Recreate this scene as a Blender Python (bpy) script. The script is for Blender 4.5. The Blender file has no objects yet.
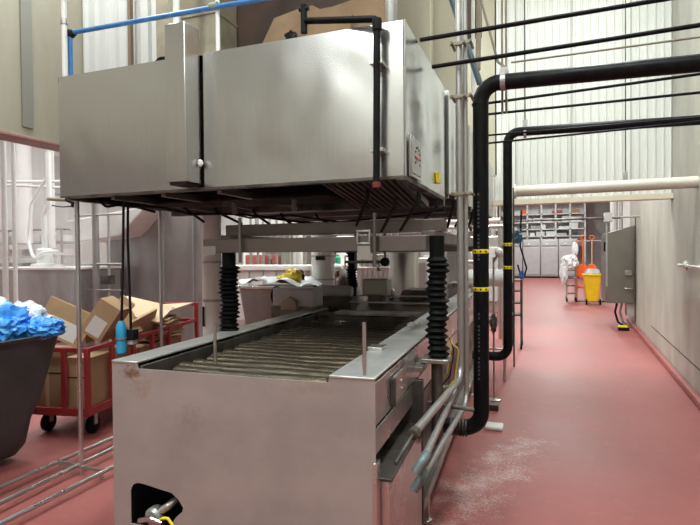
import bpy, bmesh, math, random
from mathutils import Vector, Matrix, noise
random.seed(7)
S = bpy.context.scene
C = S.collection
PI = math.pi
# ------------------------------------------------------------------ camera
F = 520.0
YAW = math.radians(20.07); PITCH = math.radians(-0.94); ROLL = math.radians(-0.5)
cam_d = bpy.data.cameras.new('camera'); cam = bpy.data.objects.new('camera', cam_d); C.objects.link(cam)
cam_d.sensor_width = 36; cam_d.lens = 36 * F / 700; cam_d.clip_end = 200; cam_d.clip_start = .05
RM = Matrix.Rotation(YAW, 4, 'Z') @ Matrix.Rotation(PI/2 + PITCH, 4, 'X') @ Matrix.Rotation(ROLL, 4, 'Z')
CAMP = Vector((0, 0, 1.6))
cam.matrix_world = Matrix.Translation(CAMP) @ RM
S.camera = cam
R3 = RM.to_3x3()
def ray(u, v): return R3 @ Vector(((u-350)/F, -(v-262.5)/F, -1))
def at_y(u, v, Y): d = ray(u, v); return CAMP + d*(Y/d.y)
def at_x(u, v, X): d = ray(u, v); return CAMP + d*(X/d.x)
def at_z(u, v, Z): d = ray(u, v); return CAMP + d*((Z-1.6)/d.z)

# ------------------------------------------------------------------ materials
MATS = {}
def mat(name, col, rough=.5, metal=0., col2=None, nscale=6., stretch=(1, 1, 1), bump=0., nr=0., detail=4., coat=0., contrast=(.35, .65), trans=0., bscale=None, bstretch=None):
    m = bpy.data.materials.new(name); m.use_nodes = True; MATS[name] = m
    nt = m.node_tree; N = nt.nodes; L = nt.links
    b = N['Principled BSDF']
    b.inputs['Base Color'].default_value = (*col, 1); b.inputs['Roughness'].default_value = rough; b.inputs['Metallic'].default_value = metal
    b.inputs['Coat Weight'].default_value = coat
    if trans: b.inputs['Transmission Weight'].default_value = trans
    if col2 or bump or nr:
        tc = N.new('ShaderNodeTexCoord'); mp = N.new('ShaderNodeMapping'); mp.inputs['Scale'].default_value = stretch
        L.new(tc.outputs['Object'], mp.inputs['Vector'])
        n = N.new('ShaderNodeTexNoise'); n.inputs['Scale'].default_value = nscale; n.inputs['Detail'].default_value = detail
        L.new(mp.outputs['Vector'], n.inputs['Vector'])
        if col2:
            r = N.new('ShaderNodeValToRGB'); r.color_ramp.elements[0].position = contrast[0]; r.color_ramp.elements[1].position = contrast[1]
            r.color_ramp.elements[0].color = (*col, 1); r.color_ramp.elements[1].color = (*col2, 1)
            L.new(n.outputs['Fac'], r.inputs['Fac']); L.new(r.outputs['Color'], b.inputs['Base Color'])
        if nr:
            mr = N.new('ShaderNodeMapRange'); mr.inputs['From Min'].default_value = .3; mr.inputs['From Max'].default_value = .7
            mr.inputs['To Min'].default_value = max(0, rough-nr); mr.inputs['To Max'].default_value = min(1, rough+nr)
            L.new(n.outputs['Fac'], mr.inputs['Value']); L.new(mr.outputs['Result'], b.inputs['Roughness'])
        if bump:
            n2 = N.new('ShaderNodeTexNoise'); n2.inputs['Scale'].default_value = bscale or nscale*4; n2.inputs['Detail'].default_value = 3
            mp2 = N.new('ShaderNodeMapping'); mp2.inputs['Scale'].default_value = bstretch or stretch
            L.new(tc.outputs['Object'], mp2.inputs['Vector']); L.new(mp2.outputs['Vector'], n2.inputs['Vector'])
            bp = N.new('ShaderNodeBump'); bp.inputs['Strength'].default_value = bump; bp.inputs['Distance'].default_value = .01
            L.new(n2.outputs['Fac'], bp.inputs['Height']); L.new(bp.outputs['Normal'], b.inputs['Normal'])
    return m
STEEL = mat('stainless', (.62, .61, .60), .30, .95, (.50, .49, .48), 2.2, (1, 1, 1), .12, .08, bscale=3., bstretch=(1, 1, 1))
HOODM = mat('hood_stainless', (.60, .595, .59), .25, .97, (.56, .555, .55), 5, (9, 9, .7), 0, .018, detail=3, contrast=(.25, .75))
BRUSH = mat('brushed_front', (.44, .41, .395), .55, .45, (.36, .33, .32), 2.5, (1, 1, 1.3), .08, .06, bscale=40, bstretch=(.4, 1, 6))
WORN = mat('worn_stainless', (.50, .49, .46), .38, .9, (.30, .28, .25), 9, (1, .4, 1), .2, .12)
DARKST = mat('dark_stained_steel', (.16, .145, .125), .5, .7, (.06, .052, .045), 5, (1, 1, 1), .2, .12)
BEAM = mat('greased_beam_steel', (.19, .16, .145), .42, .75, (.17, .15, .14), 4, (1, 1, 1), .1, .08)
NEARBLK = mat('near_black_metal', (.018, .015, .014), .7, .1, (.03, .025, .022), 5)  # near-black metal for hood lining, recesses, seams and plinths
BLACKP = mat('black_pipe_plastic', (.006, .006, .007), .38, 0, (.011, .011, .012), 30, (1, 1, .3), .06, .08)
BLACKR = mat('black_rubber', (.004, .0045, .0045), .55, 0, None, 10, (1, 1, 1), .1, .1)
BLACK = mat('black_cable', (.012, .012, .012), .5)
CONDUIT = mat('conduit_metal', (.47, .46, .45), .42, .75, (.39, .38, .37), 8, (1, 1, 1), .05, .05)
YEL = mat('yellow_band', (.85, .68, .02), .5)
YELB = mat('yellow_bin_plastic', (.86, .56, .01), .45, 0, (.75, .47, .01), 4)
BLUEP = mat('blue_pipe_paint', (.03, .14, .38), .4, 0, (.05, .20, .48), 12)
BLUE = mat('blue_plastic', (.03, .33, .60), .35)
BLUEBAG = mat('blue_bag_film', (.02, .22, .75), .25, 0, (.10, .42, .90), 14, (1, 1, 1), .6)
CLEARBAG = mat('clear_bag_film', (.55, .60, .66), .25, 0, (.80, .83, .86), 9, (1, 1, 1), .6)
ORANGE = mat('orange_plastic', (.95, .14, .02), .4)
REDP = mat('red_cart_paint', (.36, .03, .035), .45, 0, (.28, .025, .03), 9)
TUB = mat('charcoal_polyethylene', (.06, .065, .066), .6, 0, (.042, .046, .047), 3, (1, 1, 1), .2, .1)
CARD = mat('cardboard', (.42, .27, .155), .85, 0, (.35, .22, .12), 3, (1, 1, 1), .1)
CARDL = mat('pale_cardboard', (.62, .46, .30), .85, 0, (.54, .39, .25), 3)
CARDP = mat('printed_paper', (.62, .58, .56), .8)
WHITEP = mat('white_paint', (.74, .73, .71), .45, 0, (.66, .65, .63), 3)
WHITEPL = mat('white_plastic', (.80, .80, .79), .35)
SHEETM = mat('white_film', (.78, .80, .82), .4, 0, (.66, .68, .70), 7, (1, 1, 1), .4)
GREYP = mat('grey_cabinet_paint', (.46, .445, .45), .5, .1, (.41, .40, .40), 3)
GREYT = mat('grey_tank', (.42, .40, .40), .42, .5, (.27, .255, .25), 2, (1, 1, .4), .05, .1)
BIGST = mat('satin_stainless_tank', (.60, .57, .55), .32, .9, (.50, .47, .45), 2, (1, 1, .3), .05, .06)
EBOX = mat('dull_steel_box', (.24, .23, .205), .42, .7, (.20, .19, .17), 2.5, (1, 1, .6), .05, .06)
INSUL = mat('insulation_jacket', (.80, .78, .76), .55, 0, (.66, .64, .62), 5, (1, 1, .5), .5)
RUSTW = mat('rusty_brown_panel', (.05, .02, .008), .7, 0, (.022, .01, .006), 3, (1, 1, 1), .2)
TANST = mat('dusty_tan_steel', (.32, .28, .21), .6, .2, (.22, .19, .14), 5)
KRAFT = mat('kraft_sheet', (.25, .165, .095), .85, 0, (.18, .115, .065), 4, (1, 1, 1), .2)
REDK = mat('red_fitting', (.16, .02, .02), .5)
GAUGE = mat('gauge_face', (.42, .41, .39), .4)
YCABLE = mat('yellow_cable', (.65, .45, .05), .5)
GREEN = mat('green_plastic', (.02, .30, .16), .5)
SKIN = mat('skin', (.45, .25, .18), .5)
COAT = mat('grey_brown_coat', (.10, .08, .075), .8)
LETTER = mat('pale_pipe_lettering', (.06, .062, .065), .5)
ROLLM = mat('wet_olive_roller_steel', (.085, .066, .040), .33, .6, (.045, .036, .024), 7, (1, 6, 6), .2, .12)
for _m in (BLACKP, BLACKR, BLACK, NEARBLK): _m.node_tree.nodes['Principled BSDF'].inputs['Specular IOR Level'].default_value = .12
RIMM = mat('bright_rim_steel', (.55, .55, .54), .36, .6, (.47, .47, .46), 7, (1, 1, 1), .05, .08)
DARKV = mat('dark_interior', (.012, .011, .011), .8)
LAMPG = bpy.data.materials.new('lamp_diffuser'); LAMPG.use_nodes = True
_b = LAMPG.node_tree.nodes['Principled BSDF']; _b.inputs['Emission Color'].default_value = (1, .98, .95, 1); _b.inputs['Emission Strength'].default_value = 9

def wallmat(name, c1, c2, ribs=0, axis='X', streak=.25):
    m = bpy.data.materials.new(name); m.use_nodes = True
    N = m.node_tree.nodes; L = m.node_tree.links; b = N['Principled BSDF']; b.inputs['Roughness'].default_value = .5
    tc = N.new('ShaderNodeTexCoord'); mp = N.new('ShaderNodeMapping'); mp.inputs['Scale'].default_value = (1.4, 1.4, streak)
    n = N.new('ShaderNodeTexNoise'); n.inputs['Scale'].default_value = 1.7; n.inputs['Detail'].default_value = 9; n.inputs['Roughness'].default_value = .62
    r = N.new('ShaderNodeValToRGB'); r.color_ramp.elements[0].position = .32; r.color_ramp.elements[1].position = .68
    r.color_ramp.elements[0].color = (*c1, 1); r.color_ramp.elements[1].color = (*c2, 1)
    L.new(tc.outputs['Object'], mp.inputs['Vector']); L.new(mp.outputs['Vector'], n.inputs['Vector']); L.new(n.outputs['Fac'], r.inputs['Fac'])
    L.new(r.outputs['Color'], b.inputs['Base Color'])
    n2 = N.new('ShaderNodeTexNoise'); n2.inputs['Scale'].default_value = 18; n2.inputs['Detail'].default_value = 5
    L.new(tc.outputs['Object'], n2.inputs['Vector'])
    bp = N.new('ShaderNodeBump'); bp.inputs['Strength'].default_value = .12; bp.inputs['Distance'].default_value = .01
    L.new(n2.outputs['Fac'], bp.inputs['Height']); L.new(bp.outputs['Normal'], b.inputs['Normal'])
    return m
CONC = wallmat('stained_concrete', (.30, .285, .245), (.45, .435, .385), streak=.55)
CREAM2 = wallmat('olive_cream_panel', (.25, .23, .18), (.31, .29, .23), streak=.3)
CREAM = wallmat('cream_panel', (.42, .385, .29), (.52, .49, .38), streak=.3)
RIBW = wallmat('white_ribbed_panel', (.66, .67, .63), (.68, .69, .65), streak=.2)
FARW = wallmat('pale_far_wall', (.50, .48, .47), (.62, .60, .59), streak=.4)
MAUVE = mat('mauve_trim', (.30, .16, .15), .5)
CEILM = mat('ceiling_white', (.50, .50, .48), .7)

def floormat():
    m = bpy.data.materials.new('red_epoxy_floor'); m.use_nodes = True
    N = m.node_tree.nodes; L = m.node_tree.links; b = N['Principled BSDF']
    tc = N.new('ShaderNodeTexCoord')
    def noise_(s, d=6, rr=.6): 
        n = N.new('ShaderNodeTexNoise'); n.inputs['Scale'].default_value = s; n.inputs['Detail'].default_value = d; n.inputs['Roughness'].default_value = rr
        L.new(tc.outputs['Object'], n.inputs['Vector']); return n
    n = noise_(1.1, 8)
    r = N.new('ShaderNodeValToRGB'); r.color_ramp.elements[0].position = .3; r.color_ramp.elements[1].position = .7
    r.color_ramp.elements[0].color = (.255, .066, .062, 1); r.color_ramp.elements[1].color = (.33, .098, .090, 1)
    L.new(n.outputs['Fac'], r.inputs['Fac'])
    # powder spilt along the machine: a patch with its own outline, broken up by fine noise
    sep = N.new('ShaderNodeSeparateXYZ'); L.new(tc.outputs['Object'], sep.inputs['Vector'])
    def math_(op, a, b_, c=None):
        q = N.new('ShaderNodeMath'); q.operation = op
        for i, x in enumerate((a, b_, c)):
            if x is None: continue
            if isinstance(x, (int, float)): q.inputs[i].default_value = x
            else: L.new(x, q.inputs[i])
        return q.outputs[0]
    X, Y = math_('ADD', sep.outputs['X'], -3.9), math_('ADD', sep.outputs['Y'], 18.5)
    ex = math_('DIVIDE', math_('SUBTRACT', X, math_('MULTIPLY', math_('SUBTRACT', Y, 3.3), .33)), .26)   # centred on a line leaning right with depth
    ex = math_('ADD', ex, 1.95)
    ey = math_('DIVIDE', math_('SUBTRACT', Y, 3.8), 1.0)
    rr = math_('ADD', math_('MULTIPLY', ex, ex), math_('MULTIPLY', ey, ey))
    big = noise_(5, 6, .7); fine = noise_(60, 3, .7)
    mk = math_('ADD', math_('SUBTRACT', .95, rr), math_('MULTIPLY', math_('SUBTRACT', big.outputs['Fac'], .5), 6.0))
    mk = math_('ADD', mk, math_('MULTIPLY', math_('SUBTRACT', fine.outputs['Fac'], .5), 5.0))
    mr = N.new('ShaderNodeMapRange'); mr.inputs['From Min'].default_value = .2; mr.inputs['From Max'].default_value = 2.2; mr.inputs['To Max'].default_value = .60
    L.new(mk, mr.inputs['Value'])
    mx = N.new('ShaderNodeMix'); mx.data_type = 'RGBA'; mx.inputs['B'].default_value = (.62, .56, .54, 1)
    L.new(mr.outputs['Result'], mx.inputs['Factor']); L.new(r.outputs['Color'], mx.inputs['A'])
    # faint scuffs
    sc = noise_(9, 8, .75)
    r2 = N.new('ShaderNodeValToRGB'); r2.color_ramp.elements[0].position = .55; r2.color_ramp.elements[1].position = .72
    r2.color_ramp.elements[1].color = (.35, .35, .35, 1)
    L.new(sc.outputs['Fac'], r2.inputs['Fac'])
    mx2 = N.new('ShaderNodeMix'); mx2.data_type = 'RGBA'; mx2.inputs['B'].default_value = (.40, .18, .165, 1)
    L.new(r2.outputs['Color'], mx2.inputs['Factor']); L.new(mx.outputs['Result'], mx2.inputs['A'])
    L.new(mx2.outputs['Result'], b.inputs['Base Color'])
    rg = N.new('ShaderNodeMapRange'); rg.inputs['To Min'].default_value = .42; rg.inputs['To Max'].default_value = .62
    L.new(n.outputs['Fac'], rg.inputs['Value']); L.new(rg.outputs['Result'], b.inputs['Roughness'])
    bp = N.new('ShaderNodeBump'); bp.inputs['Strength'].default_value = .15; bp.inputs['Distance'].default_value = .01
    f2 = noise_(35, 4); L.new(f2.outputs['Fac'], bp.inputs['Height']); L.new(bp.outputs['Normal'], b.inputs['Normal'])
    return m
FLOORM = floormat()

def vinyl():
    m = bpy.data.materials.new('clear_vinyl_sheet'); m.use_nodes = True
    N = m.node_tree.nodes; L = m.node_tree.links; N.clear()
    out = N.new('ShaderNodeOutputMaterial'); tr = N.new('ShaderNodeBsdfTransparent'); tr.inputs['Color'].default_value = (.97, .96, .97, 1)
    df = N.new('ShaderNodeBsdfTranslucent'); df.inputs['Color'].default_value = (.55, .55, .56, 1)
    d2 = N.new('ShaderNodeBsdfDiffuse'); d2.inputs['Color'].default_value = (.55, .55, .56, 1)
    gl = N.new('ShaderNodeBsdfGlossy'); gl.inputs['Roughness'].default_value = .12
    a = N.new('ShaderNodeMixShader'); a.inputs[0].default_value = .5; L.new(df.outputs[0], a.inputs[1]); L.new(d2.outputs[0], a.inputs[2])
    b = N.new('ShaderNodeMixShader'); b.inputs[0].default_value = .12; L.new(a.outputs[0], b.inputs[1]); L.new(gl.outputs[0], b.inputs[2])
    c = N.new('ShaderNodeMixShader'); L.new(tr.outputs[0], c.inputs[1]); L.new(b.outputs[0], c.inputs[2])
    tc = N.new('ShaderNodeTexCoord'); mp = N.new('ShaderNodeMapping'); mp.inputs['Scale'].default_value = (1, 3, .12)
    n = N.new('ShaderNodeTexNoise'); n.inputs['Scale'].default_value = 2.; n.inputs['Detail'].default_value = 4
    mr = N.new('ShaderNodeMapRange'); mr.inputs['From Min'].default_value = .3; mr.inputs['From Max'].default_value = .7; mr.inputs['To Min'].default_value = .08; mr.inputs['To Max'].default_value = .26
    L.new(tc.outputs['Object'], mp.inputs['Vector']); L.new(mp.outputs['Vector'], n.inputs['Vector']); L.new(n.outputs['Fac'], mr.inputs['Value'])
    L.new(mr.outputs['Result'], c.inputs[0]); L.new(c.outputs[0], out.inputs[0])
    return m
VINYL = vinyl()

# ------------------------------------------------------------------ mesh helpers
def V(*a): return Vector(a)
class G:
    def __init__(s): s.bm = bmesh.new()
    def box(s, x0, x1, y0, y1, z0, z1, M=None):
        vs = [s.bm.verts.new((x, y, z)) for x in (x0, x1) for y in (y0, y1) for z in (z0, z1)]
        for q in ((0, 1, 3, 2), (4, 6, 7, 5), (0, 4, 5, 1), (2, 3, 7, 6), (0, 2, 6, 4), (1, 5, 7, 3)):
            s.bm.faces.new([vs[i] for i in q])
        if M is not None:
            for v in vs: v.co = M @ v.co
        return s
    def hexa(s, bot, top):           # four bottom + four top corners, counter-clockwise
        b = [s.bm.verts.new(p) for p in bot]; t = [s.bm.verts.new(p) for p in top]
        n = len(b); s.bm.faces.new(b[::-1]); s.bm.faces.new(t)
        for i in range(n): s.bm.faces.new((b[i], b[(i+1) % n], t[(i+1) % n], t[i]))
        return s
    def tube(s, pts, r, seg=12, fil=0., caps=True):
        P = [Vector(p) for p in pts]
        if fil > 0 and len(P) > 2:
            Q = [P[0]]
            for i in range(1, len(P)-1):
                a, b, c = P[i-1], P[i], P[i+1]
                d1 = (a-b); d2 = (c-b); l1, l2 = d1.length, d2.length; d1.normalize(); d2.normalize()
                ang = d1.angle(d2, PI)
                if ang > PI-.02: Q.append(b); continue
                t = min(fil/math.tan(ang/2), l1*.49, l2*.49)
                p1, p2 = b+d1*t, b+d2*t
                for k in range(9):
                    w = k/8
                    rr = t*math.tan(ang/2); cen = b + (d1+d2).normalized()*(rr/math.sin(ang/2))
                    v = (p1-cen).lerp(p2-cen, w); tot = (p1-cen).angle(p2-cen, 0)
                    if tot > 1e-4:
                        v = ((p1-cen)*math.sin((1-w)*tot) + (p2-cen)*math.sin(w*tot))/math.sin(tot)
                    Q.append(cen+v)
            Q.append(P[-1]); P = Q
        R = r if isinstance(r, (list, tuple)) else [r]*len(P)
        n = None; rings = []
        for i, p in enumerate(P):
            t = ((P[i+1] if i < len(P)-1 else P[i]) - (P[i-1] if i else P[i])).normalized()
            if n is None: n = t.orthogonal().normalized()
            n = (n - t*n.dot(t)).normalized(); b = t.cross(n)
            rings.append([s.bm.verts.new(p + (n*math.cos(a)+b*math.sin(a))*R[i]) for a in (2*PI*k/seg for k in range(seg))])
        for i in range(len(rings)-1):
            for k in range(seg):
                s.bm.faces.new((rings[i][k], rings[i][(k+1) % seg], rings[i+1][(k+1) % seg], rings[i+1][k]))
        if caps: s.bm.faces.new(rings[0][::-1]); s.bm.faces.new(rings[-1])
        return s
    def cyl(s, a, b, r, seg=20): return s.tube([a, b], r, seg)
    def lathe(s, prof, c, seg=24, axis='Z', caps=True):   # prof: list of (r, h) along the axis
        rings = []
        for r, h in prof:
            ring = []
            for k in range(seg):
                a = 2*PI*k/seg; x, y = r*math.cos(a), r*math.sin(a)
                p = {'Z': (x, y, h), 'X': (h, x, y), 'Y': (y, h, x)}[axis]
                ring.append(s.bm.verts.new(Vector(c)+Vector(p)))
            rings.append(ring)
        for i in range(len(rings)-1):
            for k in range(seg): s.bm.faces.new((rings[i][k], rings[i][(k+1) % seg], rings[i+1][(k+1) % seg], rings[i+1][k]))
        if caps: s.bm.faces.new(rings[0][::-1]); s.bm.faces.new(rings[-1])
        return s
    def prism(s, pts, d):            # planar polygon points extruded by vector d
        d = Vector(d); a = [s.bm.verts.new(p) for p in pts]; b = [s.bm.verts.new(Vector(p)+d) for p in pts]; n = len(a)
        s.bm.faces.new(a[::-1]); s.bm.faces.new(b)
        for i in range(n): s.bm.faces.new((a[i], a[(i+1) % n], b[(i+1) % n], b[i]))
        return s
    def grid(s, f, nu, nv):          # f(i/nu, j/nv) -> point
        g = [[s.bm.verts.new(f(i/nu, j/nv)) for j in range(nv+1)] for i in range(nu+1)]
        for i in range(nu):
            for j in range(nv): s.bm.faces.new((g[i][j], g[i+1][j], g[i+1][j+1], g[i][j+1]))
        return s
    def blob(s, c, r, amp=.15, fr=3., sub=3, seed=0):
        res = bmesh.ops.create_icosphere(s.bm, subdivisions=sub, radius=1)
        for v in res['verts']:
            n = v.co.normalized(); k = 1 + amp*noise.noise(n*fr + Vector((seed, seed*1.7, 3))) + amp*.6*noise.noise(n*fr*2.7+Vector((seed, 5, 0)))
            v.co = Vector(c) + Vector((n.x*r[0]*k, n.y*r[1]*k, n.z*r[2]*k))
        return s
def chain(o):
    M = Matrix.Identity(4)
    while o: M = o.matrix_basis @ M; o = o.parent
    return M
def done(g, name, m, parent=None, world=True, bev=0., smooth=35, solid=0., flat=False):
    bm = g.bm
    bmesh.ops.recalc_face_normals(bm, faces=bm.faces)
    if parent and world: bmesh.ops.transform(bm, matrix=chain(parent).inverted(), verts=bm.verts)
    xs = [v.co for v in bm.verts]
    c = Vector(((min(p.x for p in xs)+max(p.x for p in xs))/2, (min(p.y for p in xs)+max(p.y for p in xs))/2, min(p.z for p in xs)))
    bmesh.ops.translate(bm, vec=-c, verts=bm.verts)
    me = bpy.data.meshes.new(name); bm.to_mesh(me); bm.free()
    me.materials.append(m)
    for p in me.polygons: p.use_smooth = not flat
    me.set_sharp_from_angle(angle=math.radians(smooth))
    o = bpy.data.objects.new(name, me); C.objects.link(o); o.location = c
    if parent: o.parent = parent
    if solid:
        md = o.modifiers.new('solid', 'SOLIDIFY'); md.thickness = solid
    if bev:
        md = o.modifiers.new('bevel', 'BEVEL'); md.width = bev; md.segments = 2; md.limit_method = 'ANGLE'; md.angle_limit = math.radians(50)
    return o
def tag(o, label, cat, group=None, kind=None):
    o['label'] = label; o['category'] = cat
    if group: o['group'] = group
    if kind: o['kind'] = kind
    return o
def thing(name, label, cat, loc=(0, 0, 0), rotz=0, group=None):
    o = bpy.data.objects.new(name, None); C.objects.link(o); o.empty_display_size = .1
    o.location = loc; o.rotation_euler = (0, 0, rotz); return tag(o, label, cat, group)
def struct(g, name, m, **k):
    o = done(g, name, m, **k); o['kind'] = 'structure'; return o
def part(g, name, m, root, **k): return done(g, name, m, root, **k)
def lpart(g, name, m, root, **k): return done(g, name, m, root, world=False, **k)
def dup(root, loc, rotz, label, group=None):
    def cp(o, par):
        c = o.copy(); C.objects.link(c)
        if par: c.parent = par
        for ch in list(o.children): cp(ch, c)
        return c
    r = cp(root, None); r.location = loc; r.rotation_euler = (0, 0, rotz); r['label'] = label
    if group: r['group'] = group
    return r

# ================================================================== SETTING
struct(G().box(-14, 6.2, -4, 41, -.1, 0), 'floor', FLOORM)
struct(G().box(-14, 6.2, -4, 41, 6.2, 6.3), 'ceiling', CEILM)
# right wall, leaning a little away from the view axis
def rx(y): return 1.58 + (y-6.376)*.0503
EY = 13.4
struct(G().prism([(rx(-4), -4, 0), (rx(EY), EY, 0), (rx(EY)+.3, EY, 0), (rx(-4)+.3, -4, 0)], (0, 0, 6.2)), 'wall_right', CONC)
struct(G().prism([(rx(-4)-.07, -4, 0), (rx(EY)-.07, EY, 0), (rx(EY)-.002, EY, 0), (rx(-4)-.002, -4, 0)], (0, 0, .09)), 'baseboard_right', FLOORM, bev=.02)
struct(G().box(rx(EY)+.3, 6.2, EY-.1, EY+.2, 0, 6.2), 'wall_recess', FARW)
struct(G().box(6.1, 6.2, EY, 41, 0, 6.2), 'wall_recess_side', FARW)
struct(G().box(-14, 6.2, 40, 40.3, 0, 6.2), 'wall_back', FARW)
struct(G().box(-14, 6.2, -4.3, -4, 0, 6.2), 'wall_rear', CONC)
struct(G().box(-14.2, -14, -4, 41, 0, 6.2), 'wall_far_left', FARW)
# white pier beside far end of the corridor
struct(G().box(2.35, 3.6, 20.0, 20.6, 0, 6.2), 'wall_pier', WHITEP)

# header wall (ribbed white) over the opening
HY = 8.03
hx1 = rx(HY)
def ribwall(x0, x1, y, z0, z1, pitch=.10, d=.018, t=.1):
    g = G(); xs = []; x = x0
    while x < x1-.001:
        for dx, dy in ((0, 0), (pitch*.55, 0), (pitch*.68, -d), (pitch*.87, -d)):
            if x+dx < x1: xs.append((x+dx, y+dy))
        x += pitch
    xs.append((x1, y))
    pts = [(a, b, z0) for a, b in xs] + [(x1, y+t, z0), (x0, y+t, z0)]
    return g.prism(pts, (0, 0, z1-z0))
struct(ribwall(-.62, hx1, HY, 2.36, 6.2), 'wall_header', RIBW)
struct(G().box(-.72, hx1, HY-.09, HY+.11, 2.30, 2.37), 'trim_1', mat('cream_flange', (.66, .60, .48), .5))
struct(G().box(-5.3, -.60, HY+.0, HY+.12, 2.75, 6.2), 'wall_cream', CREAM)
for i, x in enumerate((-.33, .42, 1.17)):
    struct(G().box(x-.006, x+.006, HY-.022, HY-.012, 2.37, 6.2), 'trim_%d' % (i+2), mat('seam_grey%d' % i, (.33, .34, .31), .6))
# left wall above the curtain opening
LX = -5.3
struct(G().box(LX-.25, LX, -4, 4.98, 2.92, 6.2), 'wall_left', CREAM2)
struct(G().box(LX-.27, LX+.03, -4, 4.98, 2.885, 2.925), 'trim_6', MAUVE, bev=.01)
struct(G().box(LX-.001, LX+.02, 4.12, 4.25, 3.02, 6.2), 'trim_7', mat('seam_flashing', (.23, .225, .20), .5, .4))
struct(ribwall(LX-.25, -3.95, 4.98, 2.6, 6.2, .16, .04), 'wall_ribbed', wallmat('grey_ribbed_panel', (.46, .46, .45), (.50, .50, .49)))
struct(G().box(-3.97, -3.80, 4.7, 4.9, 2.6, 6.2), 'trim_8', TANST)
# clear sheet hanging in the opening
g = G().grid(lambda a, b: (LX-.1+.035*math.sin(a*47)+.02*math.sin(a*19+1), -3.5+a*8.4, .05+b*2.83), 160, 2)
tag(done(g, 'plastic_curtain', VINYL, smooth=80), 'clear hazy plastic sheet curtain hanging across the opening on the left', 'curtain')

# ================================================================== CONVEYOR MACHINE
MR = math.radians(1.77)
MO = (-.635, 2.023, 0)
mach = thing('roller_conveyor', 'long stainless processing conveyor with roller bed and rusty front corner, in the foreground', 'conveyor', MO, MR)
W = 1.335; ZT = 1.08; LEN = 3.15
front = G()
# front plate with a rounded cut-out: polygon built as a grid with the hole left open
hole = [(-1.235, .30), (-1.235, .462), (-1.22, .493), (-1.19, .505), (-1.15, .502), (-1.05, .488), (-1.0, .482), (-.96, .455), (-.935, .42), (-.94, .40), (-.975, .37), (-.99, .35), (-.99, .30)]
outer = [(-W, .10), (-W, ZT), (-W+.15, ZT), (-W+.155, ZT-.022), (-.205, ZT-.022), (-.20, ZT), (0, ZT), (0, .10)]
bm = front.bm
ov = [bm.verts.new((x, 0, z)) for x, z in outer]; hv = [bm.verts.new((x, 0, z)) for x, z in hole]
ed = [bm.edges.new((ov[i], ov[(i+1) % len(ov)])) for i in range(len(ov))] + [bm.edges.new((hv[i], hv[(i+1) % len(hv)])) for i in range(len(hv))]
bmesh.ops.triangle_fill(bm, use_beauty=True, edges=ed)
for f in bm.faces:
    f.normal_update()
    if f.normal.y > 0: f.normal_flip()
ex_ = bmesh.ops.extrude_face_region(bm, geom=list(bm.faces))
for v in ex_['geom']:
    if isinstance(v, bmesh.types.BMVert): v.co.y += .006
lpart(front, 'front_panel', BRUSH, mach, flat=True)
# rust near left corner, dark flat stain patches
def rustmat():
    m = BRUSH.copy(); m.name = 'brushed_front_rusty'
    N = m.node_tree.nodes; L = m.node_tree.links; b = N['Principled BSDF']
    src = b.inputs['Base Color'].links[0].from_socket
    tc = N.new('ShaderNodeTexCoord'); sep = N.new('ShaderNodeSeparateXYZ'); L.new(tc.outputs['Object'], sep.inputs[0])
    def mt(op, a, c):
        q = N.new('ShaderNodeMath'); q.operation = op
        for i, x in enumerate((a, c)):
            if isinstance(x, (int, float)): q.inputs[i].default_value = x
            else: L.new(x, q.inputs[i])
        return q.outputs[0]
    n = N.new('ShaderNodeTexNoise'); n.inputs['Scale'].default_value = 38; n.inputs['Detail'].default_value = 8; n.inputs['Roughness'].default_value = .7; L.new(tc.outputs['Object'], n.inputs['Vector'])
    def spot(cx, cz, sx, sz, col, amt, src):
        dx = mt('DIVIDE', mt('SUBTRACT', sep.outputs['X'], cx), sx); dz = mt('DIVIDE', mt('SUBTRACT', sep.outputs['Z'], cz), sz)
        r = mt('ADD', mt('MULTIPLY', dx, dx), mt('MULTIPLY', dz, dz))
        k = mt('SUBTRACT', mt('ADD', mt('MULTIPLY', n.outputs['Fac'], 3.0), -.75), r)
        mr = N.new('ShaderNodeMapRange'); mr.inputs['From Min'].default_value = .1; mr.inputs['From Max'].default_value = .9; mr.inputs['To Max'].default_value = amt
        L.new(k, mr.inputs['Value'])
        mx = N.new('ShaderNodeMix'); mx.data_type = 'RGBA'; mx.inputs['B'].default_value = (*col, 1)
        L.new(mr.outputs['Result'], mx.inputs['Factor']); L.new(src, mx.inputs['A']); return mx.outputs['Result']
    src = spot(-.555, .935, .075, .045, (.20, .08, .03), .9, src)     # object centre x = -W/2, base z = .10
    src = spot(-.50, .87, .09, .09, (.33, .22, .15), .45, src)
    src = spot(-.22, .74, .11, .09, (.28, .25, .21), .45, src)
    src = spot(.36, .93, .22, .04, (.34, .26, .20), .4, src)
    L.new(src, b.inputs['Base Color'])
    return m
fp = [c for c in mach.children if c.name.startswith('front_panel')][0]; fp.data.materials[0] = rustmat()
# body walls
lpart(G().box(-W, -W+.012, .006, LEN, .10, ZT-.01), 'side_panel', STEEL, mach)
lpart(G().box(-.012, 0, .006, 6.2, .890, ZT-.012), 'side_panel', STEEL, mach, bev=.002)
lpart(G().box(-.03, -.004, .006, 6.2, .765, .872), 'side_panel', STEEL, mach, bev=.002)
lpart(G().box(-.26, -.24, .02, 6.2, .12, .78), 'inner_panel', NEARBLK, mach)
lpart(G().box(-W+.02, -.25, .02, LEN, .12, .14), 'belly_pan', DARKST, mach)
lpart(G().box(-W+.02, -.25, .6, .62, .14, .9), 'inner_panel', NEARBLK, mach)
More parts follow.
